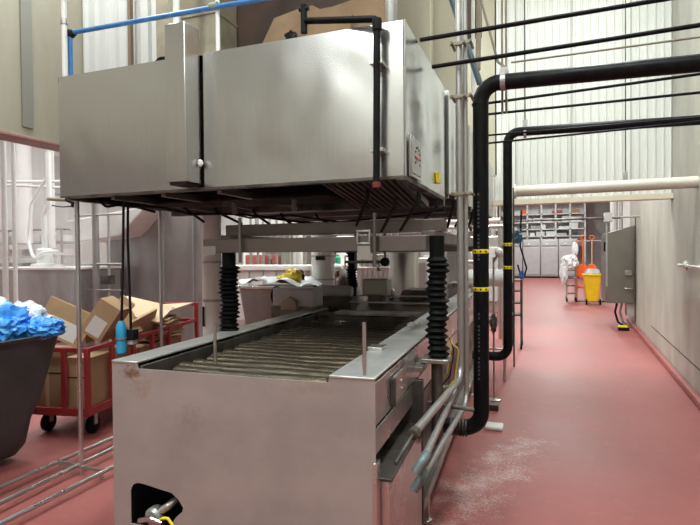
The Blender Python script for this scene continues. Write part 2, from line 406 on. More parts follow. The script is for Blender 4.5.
# rims
lpart(G().prism([(-W, -.004, ZT), (-W+.15, -.004, ZT), (-W+.155, LEN*.82, ZT), (-W, LEN*.82, ZT)], (0, 0, .012)), 'rim', RIMM, mach, bev=.004)
lpart(G().box(-.20, 0, -.004, 6.2, ZT, ZT+.012), 'rim', RIMM, mach, bev=.004)
lpart(G().box(-W+.155, -W+.17, .01, LEN*.82, ZT-.14, ZT-.01), 'drip_wall', DARKST, mach, bev=.003)
lpart(G().prism([(-W+.17, .01, ZT-.10), (-W+.31, .01, ZT-.055), (-W+.31, .01, ZT-.07), (-W+.17, .01, ZT-.115)], (0, LEN*.82, 0)), 'drip_ledge', DARKST, mach)
lpart(G().box(-.215, -.2, .01, 4.6, ZT-.14, ZT-.002), 'drip_wall', DARKST, mach)
lpart(G().box(-W+.17, -.215, .02, LEN, ZT-.20, ZT-.18), 'bed_pan', NEARBLK, mach)
# rollers
NR = 21
rg = G().tube([(0, -.005, 0), (.0, 0, 0)], .01, 6); rg.bm.free()
for i in range(NR):
    y = .055 + i*.099
    x0, x1 = -W+.24+.02*math.sin(i*2.1), -.212
    r = .040
    g = G(); seg = 16; n = 10; P = []
    for k in range(n+1):
        a = k/n; P.append((x0+(x1-x0)*a, y + .006*math.sin(i*1.7+a*5), ZT-.062 + .004*math.sin(a*9+i)))
    g.tube(P, r, seg)
    bmesh.ops.scale(g.bm, vec=(1, 1.0, .62), space=Matrix.Translation((0, 0, -(ZT-.062))), verts=g.bm.verts)
    lpart(g, 'roller', ROLLM, mach)
# mesh belt band beyond the rollers and the raised second section
g = G()
for k in range(60):
    x = -W+.35 + k*.0122
    g.box(x, x+.006, 2.22, 2.40, ZT-.01, ZT+.012)
for k in range(7): g.box(-W+.35, -.24, 2.22+k*.028, 2.226+k*.028, ZT-.006, ZT+.016)
lpart(g, 'mesh_belt', WORN, mach)
lpart(G().box(-W+.20, -.21, 2.2, 2.46, ZT-.06, ZT-.015), 'cross_beam', DARKST, mach, bev=.004)
lpart(G().prism([(-W+.36, 2.46, ZT-.03), (-W+.36, 3.4, ZT+.05), (-W+.36, 3.4, ZT), (-W+.36, 2.46, ZT-.08)], (W-.58, 0, 0)), 'chute_plate', mat('olive_brown_tray', (.15, .11, .06), .4, .5, (.09, .07, .04), 8, (1, 4, 1)), mach)
lpart(G().tube([(-W+.3, 2.8, ZT+.05), (-.22, 2.8, ZT+.05)], .008, 10), 'cross_bar', RIMM, mach)
lpart(G().tube([(-W+.3, 3.1, ZT+.09), (-.22, 3.1, ZT+.09)], .008, 10), 'cross_bar', RIMM, mach)
# upright pins
for x, y, h in ((-.946, .30, .17), (-.052, .025, .235)):
    g = G().tube([(x, y, ZT-.09), (x, y, ZT+h)], .0085, 12); lpart(g, 'upright_pin', STEEL, mach)
lpart(G().box(-.20, -.12, .57, .68, ZT+.012, ZT+.03), 'clamp_plate', STEEL, mach, bev=.003)
lpart(G().box(-.19, -.12, 1.52, 1.64, ZT+.012, ZT+.03), 'clamp_plate', STEEL, mach, bev=.003)
# switch plate on the side
pl = lpart(G().box(.004, .018, .29, .52, .905, 1.035), 'switch_box', STEEL, mach, bev=.004)
for zz in (.945, .985):
    lpart(G().lathe([(.011, .0), (.011, .014), (.008, .018)], (.04, .33, zz), 14, 'X'), 'switch_knob', DARKST, pl) if False else None
part_k = G().lathe([(.010, 0), (.010, .006)], (.016, .41, .985), 14, 'X'); k1 = lpart(part_k, 'switch_knob', CONDUIT, mach)
k2 = lpart(G().lathe([(.010, 0), (.010, .006)], (.016, .42, .945), 14, 'X'), 'switch_knob', CONDUIT, mach)
lpart(G().box(.0, .022, .262, .285, .90, 1.03), 'switch_bracket', DARKST, mach, bev=.003)
# lower skirt and its ledge, trough
lpart(G().box(-.02, .045, .06, .78, .10, .645), 'skirt_panel', STEEL, mach, bev=.006)
lpart(G().box(-.24, .055, .05, 1.0, .645, .66), 'trough_ledge', DARKST, mach, bev=.003)
lpart(G().box(-.012, .006, -.004, .05, .10, .74), 'corner_post', STEEL, mach, bev=.003)
lpart(G().box(-.10, .05, .79, .83, .1, .9), 'brace_post', DARKST, mach, bev=.003)
lpart(G().box(-.24, -.02, .84, 3.4, .16, .20), 'lower_shelf', DARKST, mach)
lpart(G().box(-.02, .05, .80, 6.2, .15, .20), 'bottom_rail', WORN, mach, bev=.005)
lpart(G().box(-.03, -.015, 1.1, 6.2, .2, .74), 'service_panel', DARKST, mach)
for x, y in ((.015, 1.02), (.015, 3.9), (-W+.05, .3), (-W+.05, 3.0), (-.1, .3), (.015, 6.0)):
    g = G().box(x-.03, x+.03, y-.03, y+.03, .03, .16); leg = lpart(g, 'leg', STEEL, mach, bev=.004)
    lpart(G().lathe([(.045, 0), (.045, .015), (.018, .03)], (x, y, 0), 16), 'leveling_foot', STEEL, mach)
# valve in the cut-out
g = G().lathe([(.032, 0), (.045, .012), (.045, .05), (.03, .06)], (-1.10, -.02, .355), 20, 'Y')
bmesh.ops.translate(g.bm, vec=(0, 0, 0), verts=g.bm.verts)
vr = lpart(g, 'valve_body', CONDUIT, mach)
lpart(G().tube([(-1.10, .0, .36), (-1.04, .03, .40), (-.99, .12, .44), (-.97, .3, .46)], .02, 12, .02), 'valve_pipe', WORN, mach)
lpart(G().tube([(-1.05, -.03, .355), (-1.02, -.04, .378), (-.99, -.04, .382), (-.965, -.04, .355), (-.95, -.04, .33)], .0065, 8, .01), 'valve_lever', YEL, mach)
lpart(G().tube([(-1.16, -.03, .34), (-1.09, -.035, .365), (-1.03, -.03, .35)], .012, 10, .01), 'valve_fitting', STEEL, mach)
# gear motor housings and controls on the bed (left far end)
gp = at_y(291, 294, 4.35)
def face(u, v, Y): return at_y(u, v, Y)
gm = thing('gear_motor', 'grey ribbed gear motor housing at the far end of the left rim', 'motor', (gp.x, 4.35, 0))
a, b = at_y(272, 288, 4.3), at_y(313, 307, 4.3)
part(G().box(a.x, b.x, 4.3, 4.55, b.z-.01, a.z), 'housing', GREYP, gm, bev=.02)
c = at_y(273, 297, 4.28)
part(G().lathe([(.06, 0), (.09, .02), (.09, .05)], (a.x-.05, 4.42, c.z), 24, 'X'), 'end_cap', BLACKR, gm)
c = at_y(288, 304, 4.25); 
part(G().prism([(c.x-.06, 4.22, c.z-.05), (c.x+.09, 4.22, c.z-.05), (c.x+.09, 4.22, c.z+.02), (c.x+.02, 4.22, c.z+.07), (c.x-.06, 4.22, c.z+.01)], (0, .05, 0)), 'chain_guard', TANST, gm, bev=.004)
part(G().box(a.x, b.x, 4.28, 4.6, b.z-.3, b.z-.005), 'support_bracket', DARKST, gm)
gm2 = thing('gear_motor', 'pale cylindrical motor lying across the conveyor behind the ribbed housing', 'motor', (-2, 5, 0))
a, b = at_y(322, 291, 5.0), at_y(352, 291, 5.0)
part(G().lathe([(.03, 0), (.062, .02), (.062, b.x-a.x-.03), (.05, b.x-a.x)], (a.x, 5.0, a.z), 20, 'X'), 'housing', GREYP, gm2)
part(G().box(a.x+.02, b.x, 4.95, 5.1, a.z-.26, a.z-.05), 'support_bracket', DARKST, gm2)
part(G().tube([(a.x-.02, 5.0, a.z), (a.x-.09, 5.0, a.z+.05)], .02, 10), 'shaft', DARKST, gm2)
a, b = at_y(362, 279, 4.9), at_y(387, 296, 4.9)
cb = thing('control_box', 'beige metal junction box standing on the far conveyor section', 'box', ((a.x+b.x)/2, 4.95, b.z))
part(G().box(a.x, b.x, 4.9, 5.06, b.z, a.z), 'housing', mat('beige_box', (.36, .34, .30), .5, .3), cb, bev=.012)
part(G().box(a.x+.02, b.x-.02, 4.895, 4.9, b.z+.02, a.z-.02), 'cover', mat('beige_cover', (.40, .375, .33), .45, .3), cb, bev=.003)
part(G().box(a.x+.05, b.x-.05, 4.93, 5.03, b.z-.15, b.z), 'support_post', DARKST, cb)
# dark hood shaped plate beyond (belt drive guard)
a, b = at_y(397, 290, 5.3), at_y(432, 298, 5.3)
dg = done(G().prism([(a.x-.05, 5.3, b.z-.15), (b.x, 5.3, b.z-.15), (b.x, 5.3, a.z), (a.x+.06, 5.3, a.z)], (0, .4, 0)), 'belt_guard', DARKST, bev=.01)
tag(dg, 'dark sloped belt guard plate beside the steel tank', 'guard')
a = at_y(391, 293, 5.25)
hr = thing('hose_reel', 'small round hose reel with brown hub beside the belt guard', 'reel', (a.x, 5.2, a.z-.1))
part(G().lathe([(.055, 0), (.055, .03)], (a.x, 5.2, a.z), 20, 'Y'), 'disc', WHITEPL, hr)
part(G().lathe([(.032, 0), (.032, .02)], (a.x, 5.18, a.z), 16, 'Y'), 'hub', CARD, hr)
part(G().box(a.x-.02, a.x+.02, 5.235, 5.27, a.z-.2, a.z), 'bracket', DARKST, hr)

# ================================================================== HOOD
HX0, HX1, HYF, HYB, HZ0, HZ1 = -3.18, -.68, 2.755, 3.98, 2.02, 2.86
hood = thing('exhaust_hood', 'big dented stainless exhaust hood hanging over the conveyor, nearest of the two', 'hood', ((HX0+HX1)/2, HYF, HZ0))
def dented(x0, x1, z0, z1, y, amp, seed, nx=36, nz=18, t=0):
    def f(a, b):
        x = x0+(x1-x0)*a; z = z0+(z1-z0)*b; e = min(a, 1-a, b, 1-b)*6; e = min(1, e)
        d = (amp*noise.noise(Vector((x*1.6+seed, z*1.4, seed)))+.0035*noise.noise(Vector((x*6+seed, z*4, seed))))*e
        return (x, y+d, z)
    return f
for nm, xa, xb, sd in (('front_sheet', HX0, -2.03, 3), ('front_sheet', -1.972, HX1, 8)):
    part(G().grid(dented(xa, xb, HZ0, HZ1, HYF, .016, sd), 40, 20), nm, HOODM, hood, smooth=80)
def sidef(a, b):
    y = HYF+(HYB-HYF)*a; z = HZ0+(HZ1-HZ0)*b; e = min(1, min(a, 1-a, b, 1-b)*6)
    return (HX1 + .035*noise.noise(Vector((y*2.1, z*2.0, 4)))*e, y, z)
part(G().grid(sidef, 30, 20), 'side_sheet', HOODM, hood, smooth=80)
part(G().box(HX0, HX0+.004, HYF, HYB, HZ0, HZ1), 'side_sheet', HOODM, hood)
part(G().box(HX0, HX1, HYB-.004, HYB, HZ0+.05, HZ1), 'back_sheet', NEARBLK, hood)
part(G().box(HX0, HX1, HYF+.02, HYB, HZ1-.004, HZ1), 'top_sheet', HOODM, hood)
part(G().box(HX0+.02, HX1-.03, HYF+.04, HYB-.02, HZ0+.34, HZ0+.36), 'inner_ceiling', NEARBLK, hood)
part(G().box(HX0+.01, HX1-.07, HYF+.04, HYF+.05, HZ0+.005, HZ1-.1), 'inner_liner', NEARBLK, hood)
part(G().box(HX0+.01, HX0+.02, HYF+.02, HYB-.01, HZ0+.005, HZ1-.1), 'inner_liner', NEARBLK, hood)
part(G().box(HX1-.07, HX1-.06, HYF+.02, HYB-.01, HZ0+.005, HZ1-.1), 'inner_liner', DARKST, hood)
# lower lips
part(G().box(HX0, HX1, HYF-.002, HYF+.05, HZ0-.012, HZ0+.004), 'lip', DARKST, hood)
part(G().box(HX1-.05, HX1+.002, HYF, HYB, HZ0-.02, HZ0+.004), 'lip', DARKST, hood)
part(G().box(HX0, HX0+.05, HYF, HYB, HZ0-.02, HZ0+.004), 'lip', DARKST, hood)
part(G().box(HX0, HX1, HYB-.05, HYB, HZ0-.06, HZ0+.05), 'lip', DARKST, hood)
part(G().box(HX0+.10, -1.3, HYF+.42, HYB-.35, HZ0-.035, HZ0-.02), 'drip_pan', NEARBLK, hood)
# folded corner seam
part(G().tube([(HX1-.003, HYF-.003, HZ0), (HX1-.003, HYF-.003, HZ1)], .008, 8), 'corner_seam', STEEL, hood)
# baffle filters low in the mouth, right half
fa, fb = V(0, HYF+.10, HZ0+.03), V(0, HYF+.92, HZ0-.075)
for j, xa in enumerate((-1.24,)):
    fr = G(); w = .50; n = (fb-fa).length
    slats = G()
    th = math.atan2(fb.z-fa.z, fb.y-fa.y); Mx = Matrix.Translation((xa, fa.y, fa.z)) @ Matrix.Rotation(th, 4, 'X')
    for (x0, x1, y0, y1) in ((0, w, 0, .02), (0, w, n-.02, n), (0, .02, 0, n), (w-.02, w, 0, n)): fr.box(x0, x1, y0, y1, -.02, .02, Mx)
    f = part(fr, 'baffle_filter', BEAM, hood)
    for k in range(11):
        x = .03+k*.042; slats.box(x, x+.020, .02, n-.02, -.016, -.002, Mx)
    part(slats, 'baffle', BEAM, f)
    part(G().box(.02, w-.02, .02, n-.02, .004, .010, Mx), 'backing', NEARBLK, f)
for x in (-2.75, -2.33, -1.9):
    part(G().box(x, x+.03, HYF+.03, HYB, HZ0-.035, HZ0+.01), 'channel', BEAM, hood)
for x in (-2.1, -1.62):
    part(G().box(x, x+.03, HYF+.5, HYF+.53, HZ0-.12, HZ0-.02), 'hanger', BEAM, hood)
# gauge on the side sheet
a = at_x(415.5, 159, HX1+.012); gl_ = part(G().box(HX1+.004, HX1+.018, a.y-.135, a.y+.135, a.z-.115, a.z+.115), 'gauge_plate', STEEL, hood, bev=.003)
part(G().box(HX1+.018, HX1+.024, a.y-.10, a.y+.10, a.z-.092, a.z+.092), 'gauge_face', GAUGE, gl_)
part(G().box(HX1+.025, HX1+.03, a.y-.045, a.y+.02, a.z-.007, a.z+.004), 'needle', mat('needle_red', (.6, .04, .03), .4), gl_)
tk = G()
for k in range(9):
    q = math.radians(-120+k*30); tk.box(HX1+.024, HX1+.028, a.y+.062*math.sin(q)-.005, a.y+.062*math.sin(q)+.005, a.z+.062*math.cos(q)-.005, a.z+.062*math.cos(q)+.005)
part(tk, 'dial_marks', BLACK, gl_)
a = at_x(438, 178, HX1+.01); part(G().box(HX1+.004, HX1+.02, a.y-.05, a.y+.05, a.z-.035, a.z+.035), 'warning_sticker', YEL, hood)
# stainless box column over the joint in the front sheet
bc = thing('box_column', 'upright stainless box channel fixed over the joint in the hood front', 'channel', (-2.07, 2.6, 2.04))
part(G().box(-2.136, -1.99, 2.60, 2.745, 2.045, 3.0), 'channel', HOODM, bc, bev=.004)
part(G().box(-2.15, -1.992, 2.735, 2.75, 2.045, 2.99), 'back_flange', STEEL, bc, bev=.002)
part(G().box(-2.12, -2.0, 2.61, 2.74, 2.03, 2.046), 'end_cap', NEARBLK, bc)
c = at_y(202, 163, 2.72); part(G().blob((-1.972, 2.715, c.z), (.016, .016, .022), .3), 'silicone_patch', WHITEPL, bc)
# second hood behind
h2 = thing('exhaust_hood', 'second stainless exhaust hood mostly hidden behind the nearest one', 'hood', (-1.9, 4.2, 2.02))
def side2(a, b):
    y = 4.06+2.3*a; z = 2.06+.80*b; return (-.66+.02*math.sin(y*18)*min(1, 6*min(a, 1-a)), y, z)
part(G().grid(side2, 60, 4), 'side_sheet', HOODM, h2, smooth=80)
part(G().box(-3.18, -.66, 4.06, 4.064, 2.06, 2.86), 'front_sheet', HOODM, h2)
part(G().box(-3.18, -.66, 6.35, 6.36, 2.06, 2.86), 'back_sheet', HOODM, h2)
part(G().box(-3.18, -3.17, 4.07, 6.35, 2.06, 2.86), 'side_sheet', HOODM, h2)
part(G().box(-3.16, -.68, 4.07, 6.35, 2.2, 2.22), 'inner_ceiling', NEARBLK, h2)
for y in (4.07, 4.8, 5.5, 6.2): part(G().box(-3.17, -.67, y, y+.05, 2.03, 2.10), 'channel', BEAM, h2)

# black pipe on the hood face
bp = thing('drop_pipe', 'black iron pipe running along the hood top then down its front face', 'pipe', (-.8, 2.7, 2.0))
p0 = at_y(304, 21, 2.78); p1 = at_y(377, 19, 2.68); p2 = at_y(376.5, 182, 2.68)
part(G().tube([p0, p1, p2], .019, 14, .03), 'pipe', BLACKP, bp)
part(G().lathe([(.026, -.04), (.028, 0), (.026, .02)], p1-V(.0, 0, .02), 16), 'elbow_collar', BLACKP, bp)
part(G().lathe([(.024, -.03), (.024, 0)], p2, 14), 'end_cap', REDK, bp)
part(G().tube([p0+V(0, 0, -.07), p0+V(0, 0, .09)], .02, 12), 'tee', BLACKP, bp)
part(G().tube([p0+V(-.03, 0, .07), p0+V(.03, 0, .07)], .013, 10), 'handle', BLACKP, bp)
for zz in (2.62, 2.15): part(G().box(p2.x-.035, p2.x+.035, p2.y+.0, HYF, zz, zz+.02), 'pipe_clip', STEEL, bp)
a = at_y(290, 40, 2.80)
tag(done(G().blob((a.x, 2.82, HZ1+.035), (.035, .03, .035), .5, 4), 'cable_clip', BLACK), 'small dark clip sitting on the hood top edge', 'clip')

# hood support frame on the left: three rails, cross ties, two posts
z = .06
def railp(u1, v1, u2, v2): return at_z(u1, v1, z), at_z(u2, v2, z)
fr = thing('floor_rail_frame', 'low stainless tube rail frame on the floor with two thin upright posts', 'frame', (-3.2, 3, 0))
posts = []
ends = []
for (u1, v1, u2, v2) in ((0, 487, 111, 438.6), (0, 503, 111, 449.2), (0, 524, 111, 468)):
    a, b = railp(u1, v1, u2, v2); d = (b-a)
    p, q = a-d*.9, b+d*.35; ends.append((p, q, a, b))
    part(G().tube([p, q], .016, 12), 'rail', STEEL, fr)
c1, c2 = at_z(60, 462, z), at_z(101, 471, z)
part(G().tube([c1, c2], .014, 10), 'tie', STEEL, fr)
dv = (c2-c1)
for t in (-1.1, 1.15):
    dd = (ends[1][3]-ends[1][2]).normalized()*t
    part(G().tube([c1+dd, c2+dd], .014, 10), 'tie', STEEL, fr)
    for q in (c1+dd, c2+dd): part(G().tube([q, V(q.x, q.y, 0)], .012, 8), 'foot', STEEL, fr)
pb = at_z(81.5, 467, z)
for q in (c1, c2, pb): part(G().tube([q, V(q.x, q.y, 0)], .012, 8), 'foot', STEEL, fr)
tp = at_y(82, 198, pb.y); print('POST', pb, tp)
part(G().tube([pb, V(pb.x, pb.y, HZ0+.02)], .016, 14), 'post', STEEL, fr)
q = at_x(161, 300, pb.x); print('POST2', q)
part(G().tube([V(pb.x, q.y, 0), V(pb.x, q.y, HZ0+.02)], .014, 14), 'post', STEEL, fr)

# ================================================================== LIFT FRAME WITH BELLOWS
lift = thing('lifting_frame', 'grey steel beam frame carried on black bellows columns over the conveyor', 'frame', (-1.25, 3.0, 0))
LXL, LXR, LYF, LYB = -1.95, -.54, 3.0, 5.3
part(G().box(-2.13, -.61, LYF-.05, LYF+.05, 1.615, 1.705), 'cross_beam', BEAM, lift, bev=.004)
part(G().box(-2.13, -.555, LYF+.22, LYF+.32, 1.735, 1.815), 'cross_beam', BEAM, lift, bev=.004)
part(G().box(-2.13, -2.03, LYF-.052, LYF-.05, 1.60, 1.66), 'end_plate', STEEL, lift)
part(G().box(-2.10, -.5, LYB-.05, LYB+.05, 1.615, 1.705), 'cross_beam', BEAM, lift, bev=.004)
for x in (-2.02, -.62): part(G().box(x-.04, x+.04, LYF+.05, LYB, 1.66, 1.735), 'side_beam', BEAM, lift, bev=.004)
sq = at_y(364, 244, LYF-.06)
fg = G()
for (x0, x1, z0, z1) in ((-.045, .045, .03, .045), (-.045, .045, -.045, -.03), (-.045, -.032, -.03, .03), (.032, .045, -.03, .03)):
    fg.box(sq.x+x0, sq.x+x1, LYF-.075, LYF-.05, sq.z+.04+z0, sq.z+.04+z1)
part(fg, 'square_bracket', STEEL, lift, bev=.004)
part(G().box(sq.x-.04, sq.x+.04, LYF-.065, LYF-.05, sq.z-.09, sq.z-.01), 'bracket_plate', STEEL, lift)
for u, hh in ((374, 0), (239, 0)):
    a = at_y(u, 225, LYF-.09); part(G().tube([(a.x, LYF-.08, 1.84), (a.x, LYF-.08, 1.52 if u > 300 else 1.55)], .011, 10), 'hanging_rod', BEAM, lift)
a = at_y(345, 262, 3.4); b = at_y(388, 262, 3.4)
part(G().tube([a, b], .010, 8), 'hanging_bar', DARKST, lift)
part(G().tube([V(a.x+.08, 3.4, 1.74), V(a.x+.08, 3.4, a.z-.05)], .009, 8), 'hanging_rod', DARKST, lift)
part(G().tube([V(b.x-.02, 3.4, 1.74), V(b.x-.02, 3.4, a.z-.02)], .009, 8), 'hanging_rod', DARKST, lift)
part(G().lathe([(.03, 0), (.03, .03)], (b.x-.02, 3.38, a.z), 16, 'Y'), 'roller_guide', BLACKR, lift)
def bellow(u, vt, vb, Y, r, name='bellows_column', n=16):
    t = at_y(u, vt, Y); b = at_y(u, vb, Y); g = G(); prof = []
    for k in range(n):
        h0 = (t.z-b.z)*k/n; dh = (t.z-b.z)/n; jr = 1+.10*math.sin(k*2.3)+.05*math.sin(k*5.1)
        prof += [(r*.74, h0+.001), (r*.96*jr, h0+dh*.38), (r*1.02*jr, h0+dh*.5), (r*.96*jr, h0+dh*.62)]
    prof.append((r*.74, t.z-b.z))
    g.lathe(prof, (t.x, Y, b.z), 24)
    for v in g.bm.verts: v.co.x += .006*math.sin(v.co.z*26)
    c = part(g, name, BLACKR, lift, smooth=30)
    part(G().lathe([(r*.7, 0), (r*.7, 1.70-t.z)], (t.x, Y, t.z), 18), 'column_top', BLACKR, lift)
    return t, b
t, b = bellow(437, 262, 357, 2.98, .062); print('BEL', t, b)
part(G().box(b.x-.085, b.x+.075, 2.90, 3.06, b.z-.025, b.z), 'column_plate', WORN, lift, bev=.004)
part(G().tube([V(b.x, 2.98, b.z-.02), V(b.x, 2.98, .5)], .034, 16), 'cylinder', DARKST, lift)
part(G().lathe([(.055, 0), (.06, .01), (.045, .03)], (t.x, 2.98, t.z), 18), 'collar', BLACKR, lift)
lpart(G().box(-.0, .05, .80, 1.06, b.z-.06, b.z-.03), 'column_bracket', WORN, mach, bev=.003)
t, b = bellow(229, 266, 331, 3.02, .066); part(G().tube([V(b.x, 3.02, b.z), V(b.x, 3.02, .3)], .034, 16), 'cylinder', DARKST, lift)
bellow(352, 252, 296, 5.3, .058)
bellow(480, 250, 300, 5.3, .045)
for x in (-.54,): pass
# angled black nozzle rods between hood and frame, each its own
for i, (ua, va, ub, vb, Y) in enumerate(((368, 197, 356, 226, 3.1), (395, 206, 381, 232, 3.0), (419, 200, 400, 231, 3.05), (437, 206, 418, 226, 3.3), (453, 208, 447, 228, 3.6), (466, 206, 455, 227, 4.2), (472, 218, 462, 240, 4.4))):
    a, b = at_y(ua, va, Y), at_y(ub, vb, Y+.02)
    t = done(G().tube([a+V(.0, 0, .05), a, b], [.014, .012, .009], 10), 'hanging_rod_tool', BLACK)
    t.name = 'drop_rod'; tag(t, 'thin black rod slanting down from the hood rim to the beam frame', 'rod', 'slanted black rods under the hood')
# left ones
for i, (ua, va, ub, vb, Y) in enumerate(((122, 203, 155, 212, 3.4), (180, 205, 204, 222, 3.5), (217, 212, 242, 224, 3.6), (255, 214, 275, 228, 3.9), (283, 218, 300, 230, 4.0), (318, 218, 345, 231, 4.2))):
    a, b = at_y(ua, va, Y), at_y(ub, vb, Y)
    t = done(G().tube([a+V(-.02, 0, .04), a, b], [.012, .012, .010], 10), 'drop_rod', BLACK)
    tag(t, 'short black rod angled down below the left part of the hood', 'rod', 'short black rods under the left hood edge')
# festoon cables along the underside
def wig(pts, r, name, label, cat, m=BLACK, seg=8, fil=.03, group=None): return tag(done(G().tube(pts, r, seg, fil), name, m), label, cat, group)
cab = [at_y(100, 201, 3.0), at_y(106, 207, 3.05), at_y(118, 205, 3.1), at_y(165, 208, 3.3), at_y(190, 214, 3.4), at_y(240, 214, 3.5), at_y(300, 222, 3.7), at_y(350, 226, 3.9), at_y(398, 224, 3.9)]
wig(cab, .010, 'festoon_cable', 'black cable sagging along the underside of the hood', 'cable')
cab = [at_y(205, 208, 4.0), at_y(250, 218, 4.0), at_y(290, 215, 4.0), at_y(340, 222, 4.0), at_y(400, 216, 4.0), at_y(445, 210, 4.0)]
wig(cab, .008, 'festoon_cable', 'thinner black cable looping behind the beam frame under the hood', 'cable')
# small light fitting under the left corner of the hood
a = at_y(60, 199, 2.72)
lf = thing('hose_nozzle', 'small black and yellow nozzle fitting under the left hood corner', 'nozzle', a)
part(G().tube([at_y(48, 199, 2.72), at_y(66, 200, 2.72)], .012, 12), 'barrel', TANST, lf)
part(G().tube([at_y(66, 199.5, 2.72), at_y(73, 203, 2.72), at_y(72, 207, 2.72)], .012, 10), 'knob', BLACK, lf)
part(G().tube([at_y(52, 205.5, 2.72), at_y(62, 207, 2.72), at_y(71, 206.5, 2.72)], .004, 6), 'trigger', BLACK, lf)
part(G().tube([at_y(66, 200, 2.72), V(-3.12, 2.78, 2.02)], .008, 8), 'mount', BLACK, lf)
# hanging plug cords
def drop(u0, u1, u2, vb, Y): return [at_y(u0, 204, Y), at_y(u0-.3, 240, Y), at_y(u1, 285, Y), at_y(u2, vb, Y)]
pc = thing('power_cord', 'black cord hanging from the hood with a blue plug at its end', 'cord', at_y(122, 355, 2.9))
part(G().tube([at_y(124, 200, 2.9)] + drop(123.5, 122.5, 121.5, 322, 2.9), .009, 10), 'cord', BLACK, pc)
a, b = at_y(121.5, 321, 2.9), at_y(121.5, 354, 2.9)
hgt = a.z-b.z
part(G().lathe([(.024, 0), (.033, .01), (.036, hgt*.25), (.030, hgt*.42), (.037, hgt*.5), (.034, hgt*.85), (.018, hgt)], b, 20), 'plug', BLUE, pc)
part(G().lathe([(.039, 0), (.039, .012)], b+V(0, 0, hgt*.45), 20), 'locking_ring', CONDUIT, pc)
pc2 = thing('power_cord', 'black cord hanging from the hood with a square black connector', 'cord', at_y(131, 340, 2.95))
part(G().tube([at_y(128, 200, 2.95)] + drop(128, 129.5, 131, 330, 2.95), .009, 10), 'cord', BLACK, pc2)
a, b = at_y(127, 329, 2.95), at_y(136, 340, 2.95)
part(G().box(a.x, b.x, 2.92, 2.98, b.z, a.z), 'connector', BLACK, pc2, bev=.006)
part(G().box(a.x+.01, b.x-.01, 2.93, 2.97, b.z-.03, b.z), 'connector_base', GREYP, pc2)

# ================================================================== BIG BLACK PIPES
def bandset(u, vs, Y, r, root, X=None):
    for v in vs:
        p = at_y(u, v, Y); p.x = X; b = part(G().lathe([(r+.002, -.014), (r+.003, -.012), (r+.003, .012), (r+.002, .014)], p, 24), 'yellow_band', YEL, root)
        for k in (-38, 0, 38):
            q = math.radians(k)+math.atan2(-p.y, -p.x)+0; c = p+V(math.cos(q), math.sin(q), 0)*(r+.004)
            part(G().box(c.x-.005, c.x+.005, c.y-.002, c.y+.002, c.z-.006, c.z+.006), 'band_mark', BLACK, b)
def pipe(name, label, pts, r, fil, extra=None, m=BLACKP, seg=24):
    root = thing(name, label, 'pipe', pts[0]); part(G().tube(pts, r, seg, fil), 'pipe_run', m, root); return root
PY = 3.6
a = at_y(480.6, 260, PY); X1 = a.x; zt = at_y(500, 82, PY).z; zb = at_y(470, 428, PY).z
print('PIPE', X1, zt, zb)
re_ = at_y(700, 63, PY)
big = thing('black_pipe', 'thick black pipe with two yellow bands, coming down nearest the conveyor', 'pipe', (X1, PY, zb))
xr = rx(PY)-.002
zr = zt+(re_.z-zt)*(xr-X1)/(re_.x-X1)
part(G().tube([(-.72, PY, zb), (X1, PY, zb), (X1+.005, PY, zt), (xr, PY, zr)], .052, 28, .12), 'pipe_run', BLACKP, big)
bandset(480.5, (251.5, 289), PY, .052, big, X1)
for (x, zz) in ((X1, zb+.13), (X1, zt-.135)):
    part(G().lathe([(.0535, -.006), (.055, 0), (.0535, .006)], (x, PY, zz), 24), 'weld_ring', BLACKP, big)
lt = G()
rr = random.Random(3)
for k in range(34):                      # faint unreadable print line down the pipe
    if k % 8 == 7: continue
    zz = 1.55+k*.027 if k < 17 else .75+(k-17)*.027
    q = math.atan2(-PY, -X1)-.25
    c = V(X1, PY, zz)+V(math.cos(q), math.sin(q), 0)*.0525
    lt.box(c.x-.006, c.x+.006, c.y-.001, c.y+.001, zz, zz+.012+.006*rr.random())
part(lt, 'print_line', LETTER, big)
# ribbed coupling where it meets the machine
cp = G(); prof = []
for k in range(6): prof += [(.048, k*.02), (.062, k*.02+.006), (.062, k*.02+.014)]
cp.lathe(prof, (-.585, PY, zb), 24, 'X'); part(cp, 'ribbed_coupling', DARKST, big)
P2 = 5.0
a = at_y(507.6, 250, P2); X2 = a.x; zt2 = at_y(525, 131, P2).z; zb2 = at_y(490, 356, P2).z
sm = thing('black_pipe', 'thinner black pipe with two yellow bands further down the aisle', 'pipe', (X2, P2, zb2))
e2 = at_y(700, 120, P2); xr2 = rx(P2)-.002; zr2 = zt2+(e2.z-zt2)*(xr2-X2)/(e2.x-X2)
part(G().tube([(-.60, P2, zb2), (X2, P2, zb2), (X2+.003, P2, zt2), (xr2, P2, zr2)], .041, 24, .10), 'pipe_run', BLACKP, sm)
bandset(508, (244.5, 267.5), P2, .041, sm, X2)
part(G().lathe([(.045, -.006), (.045, .006)], (X2, P2, zb2+.11), 20), 'weld_ring', BLACKP, sm)

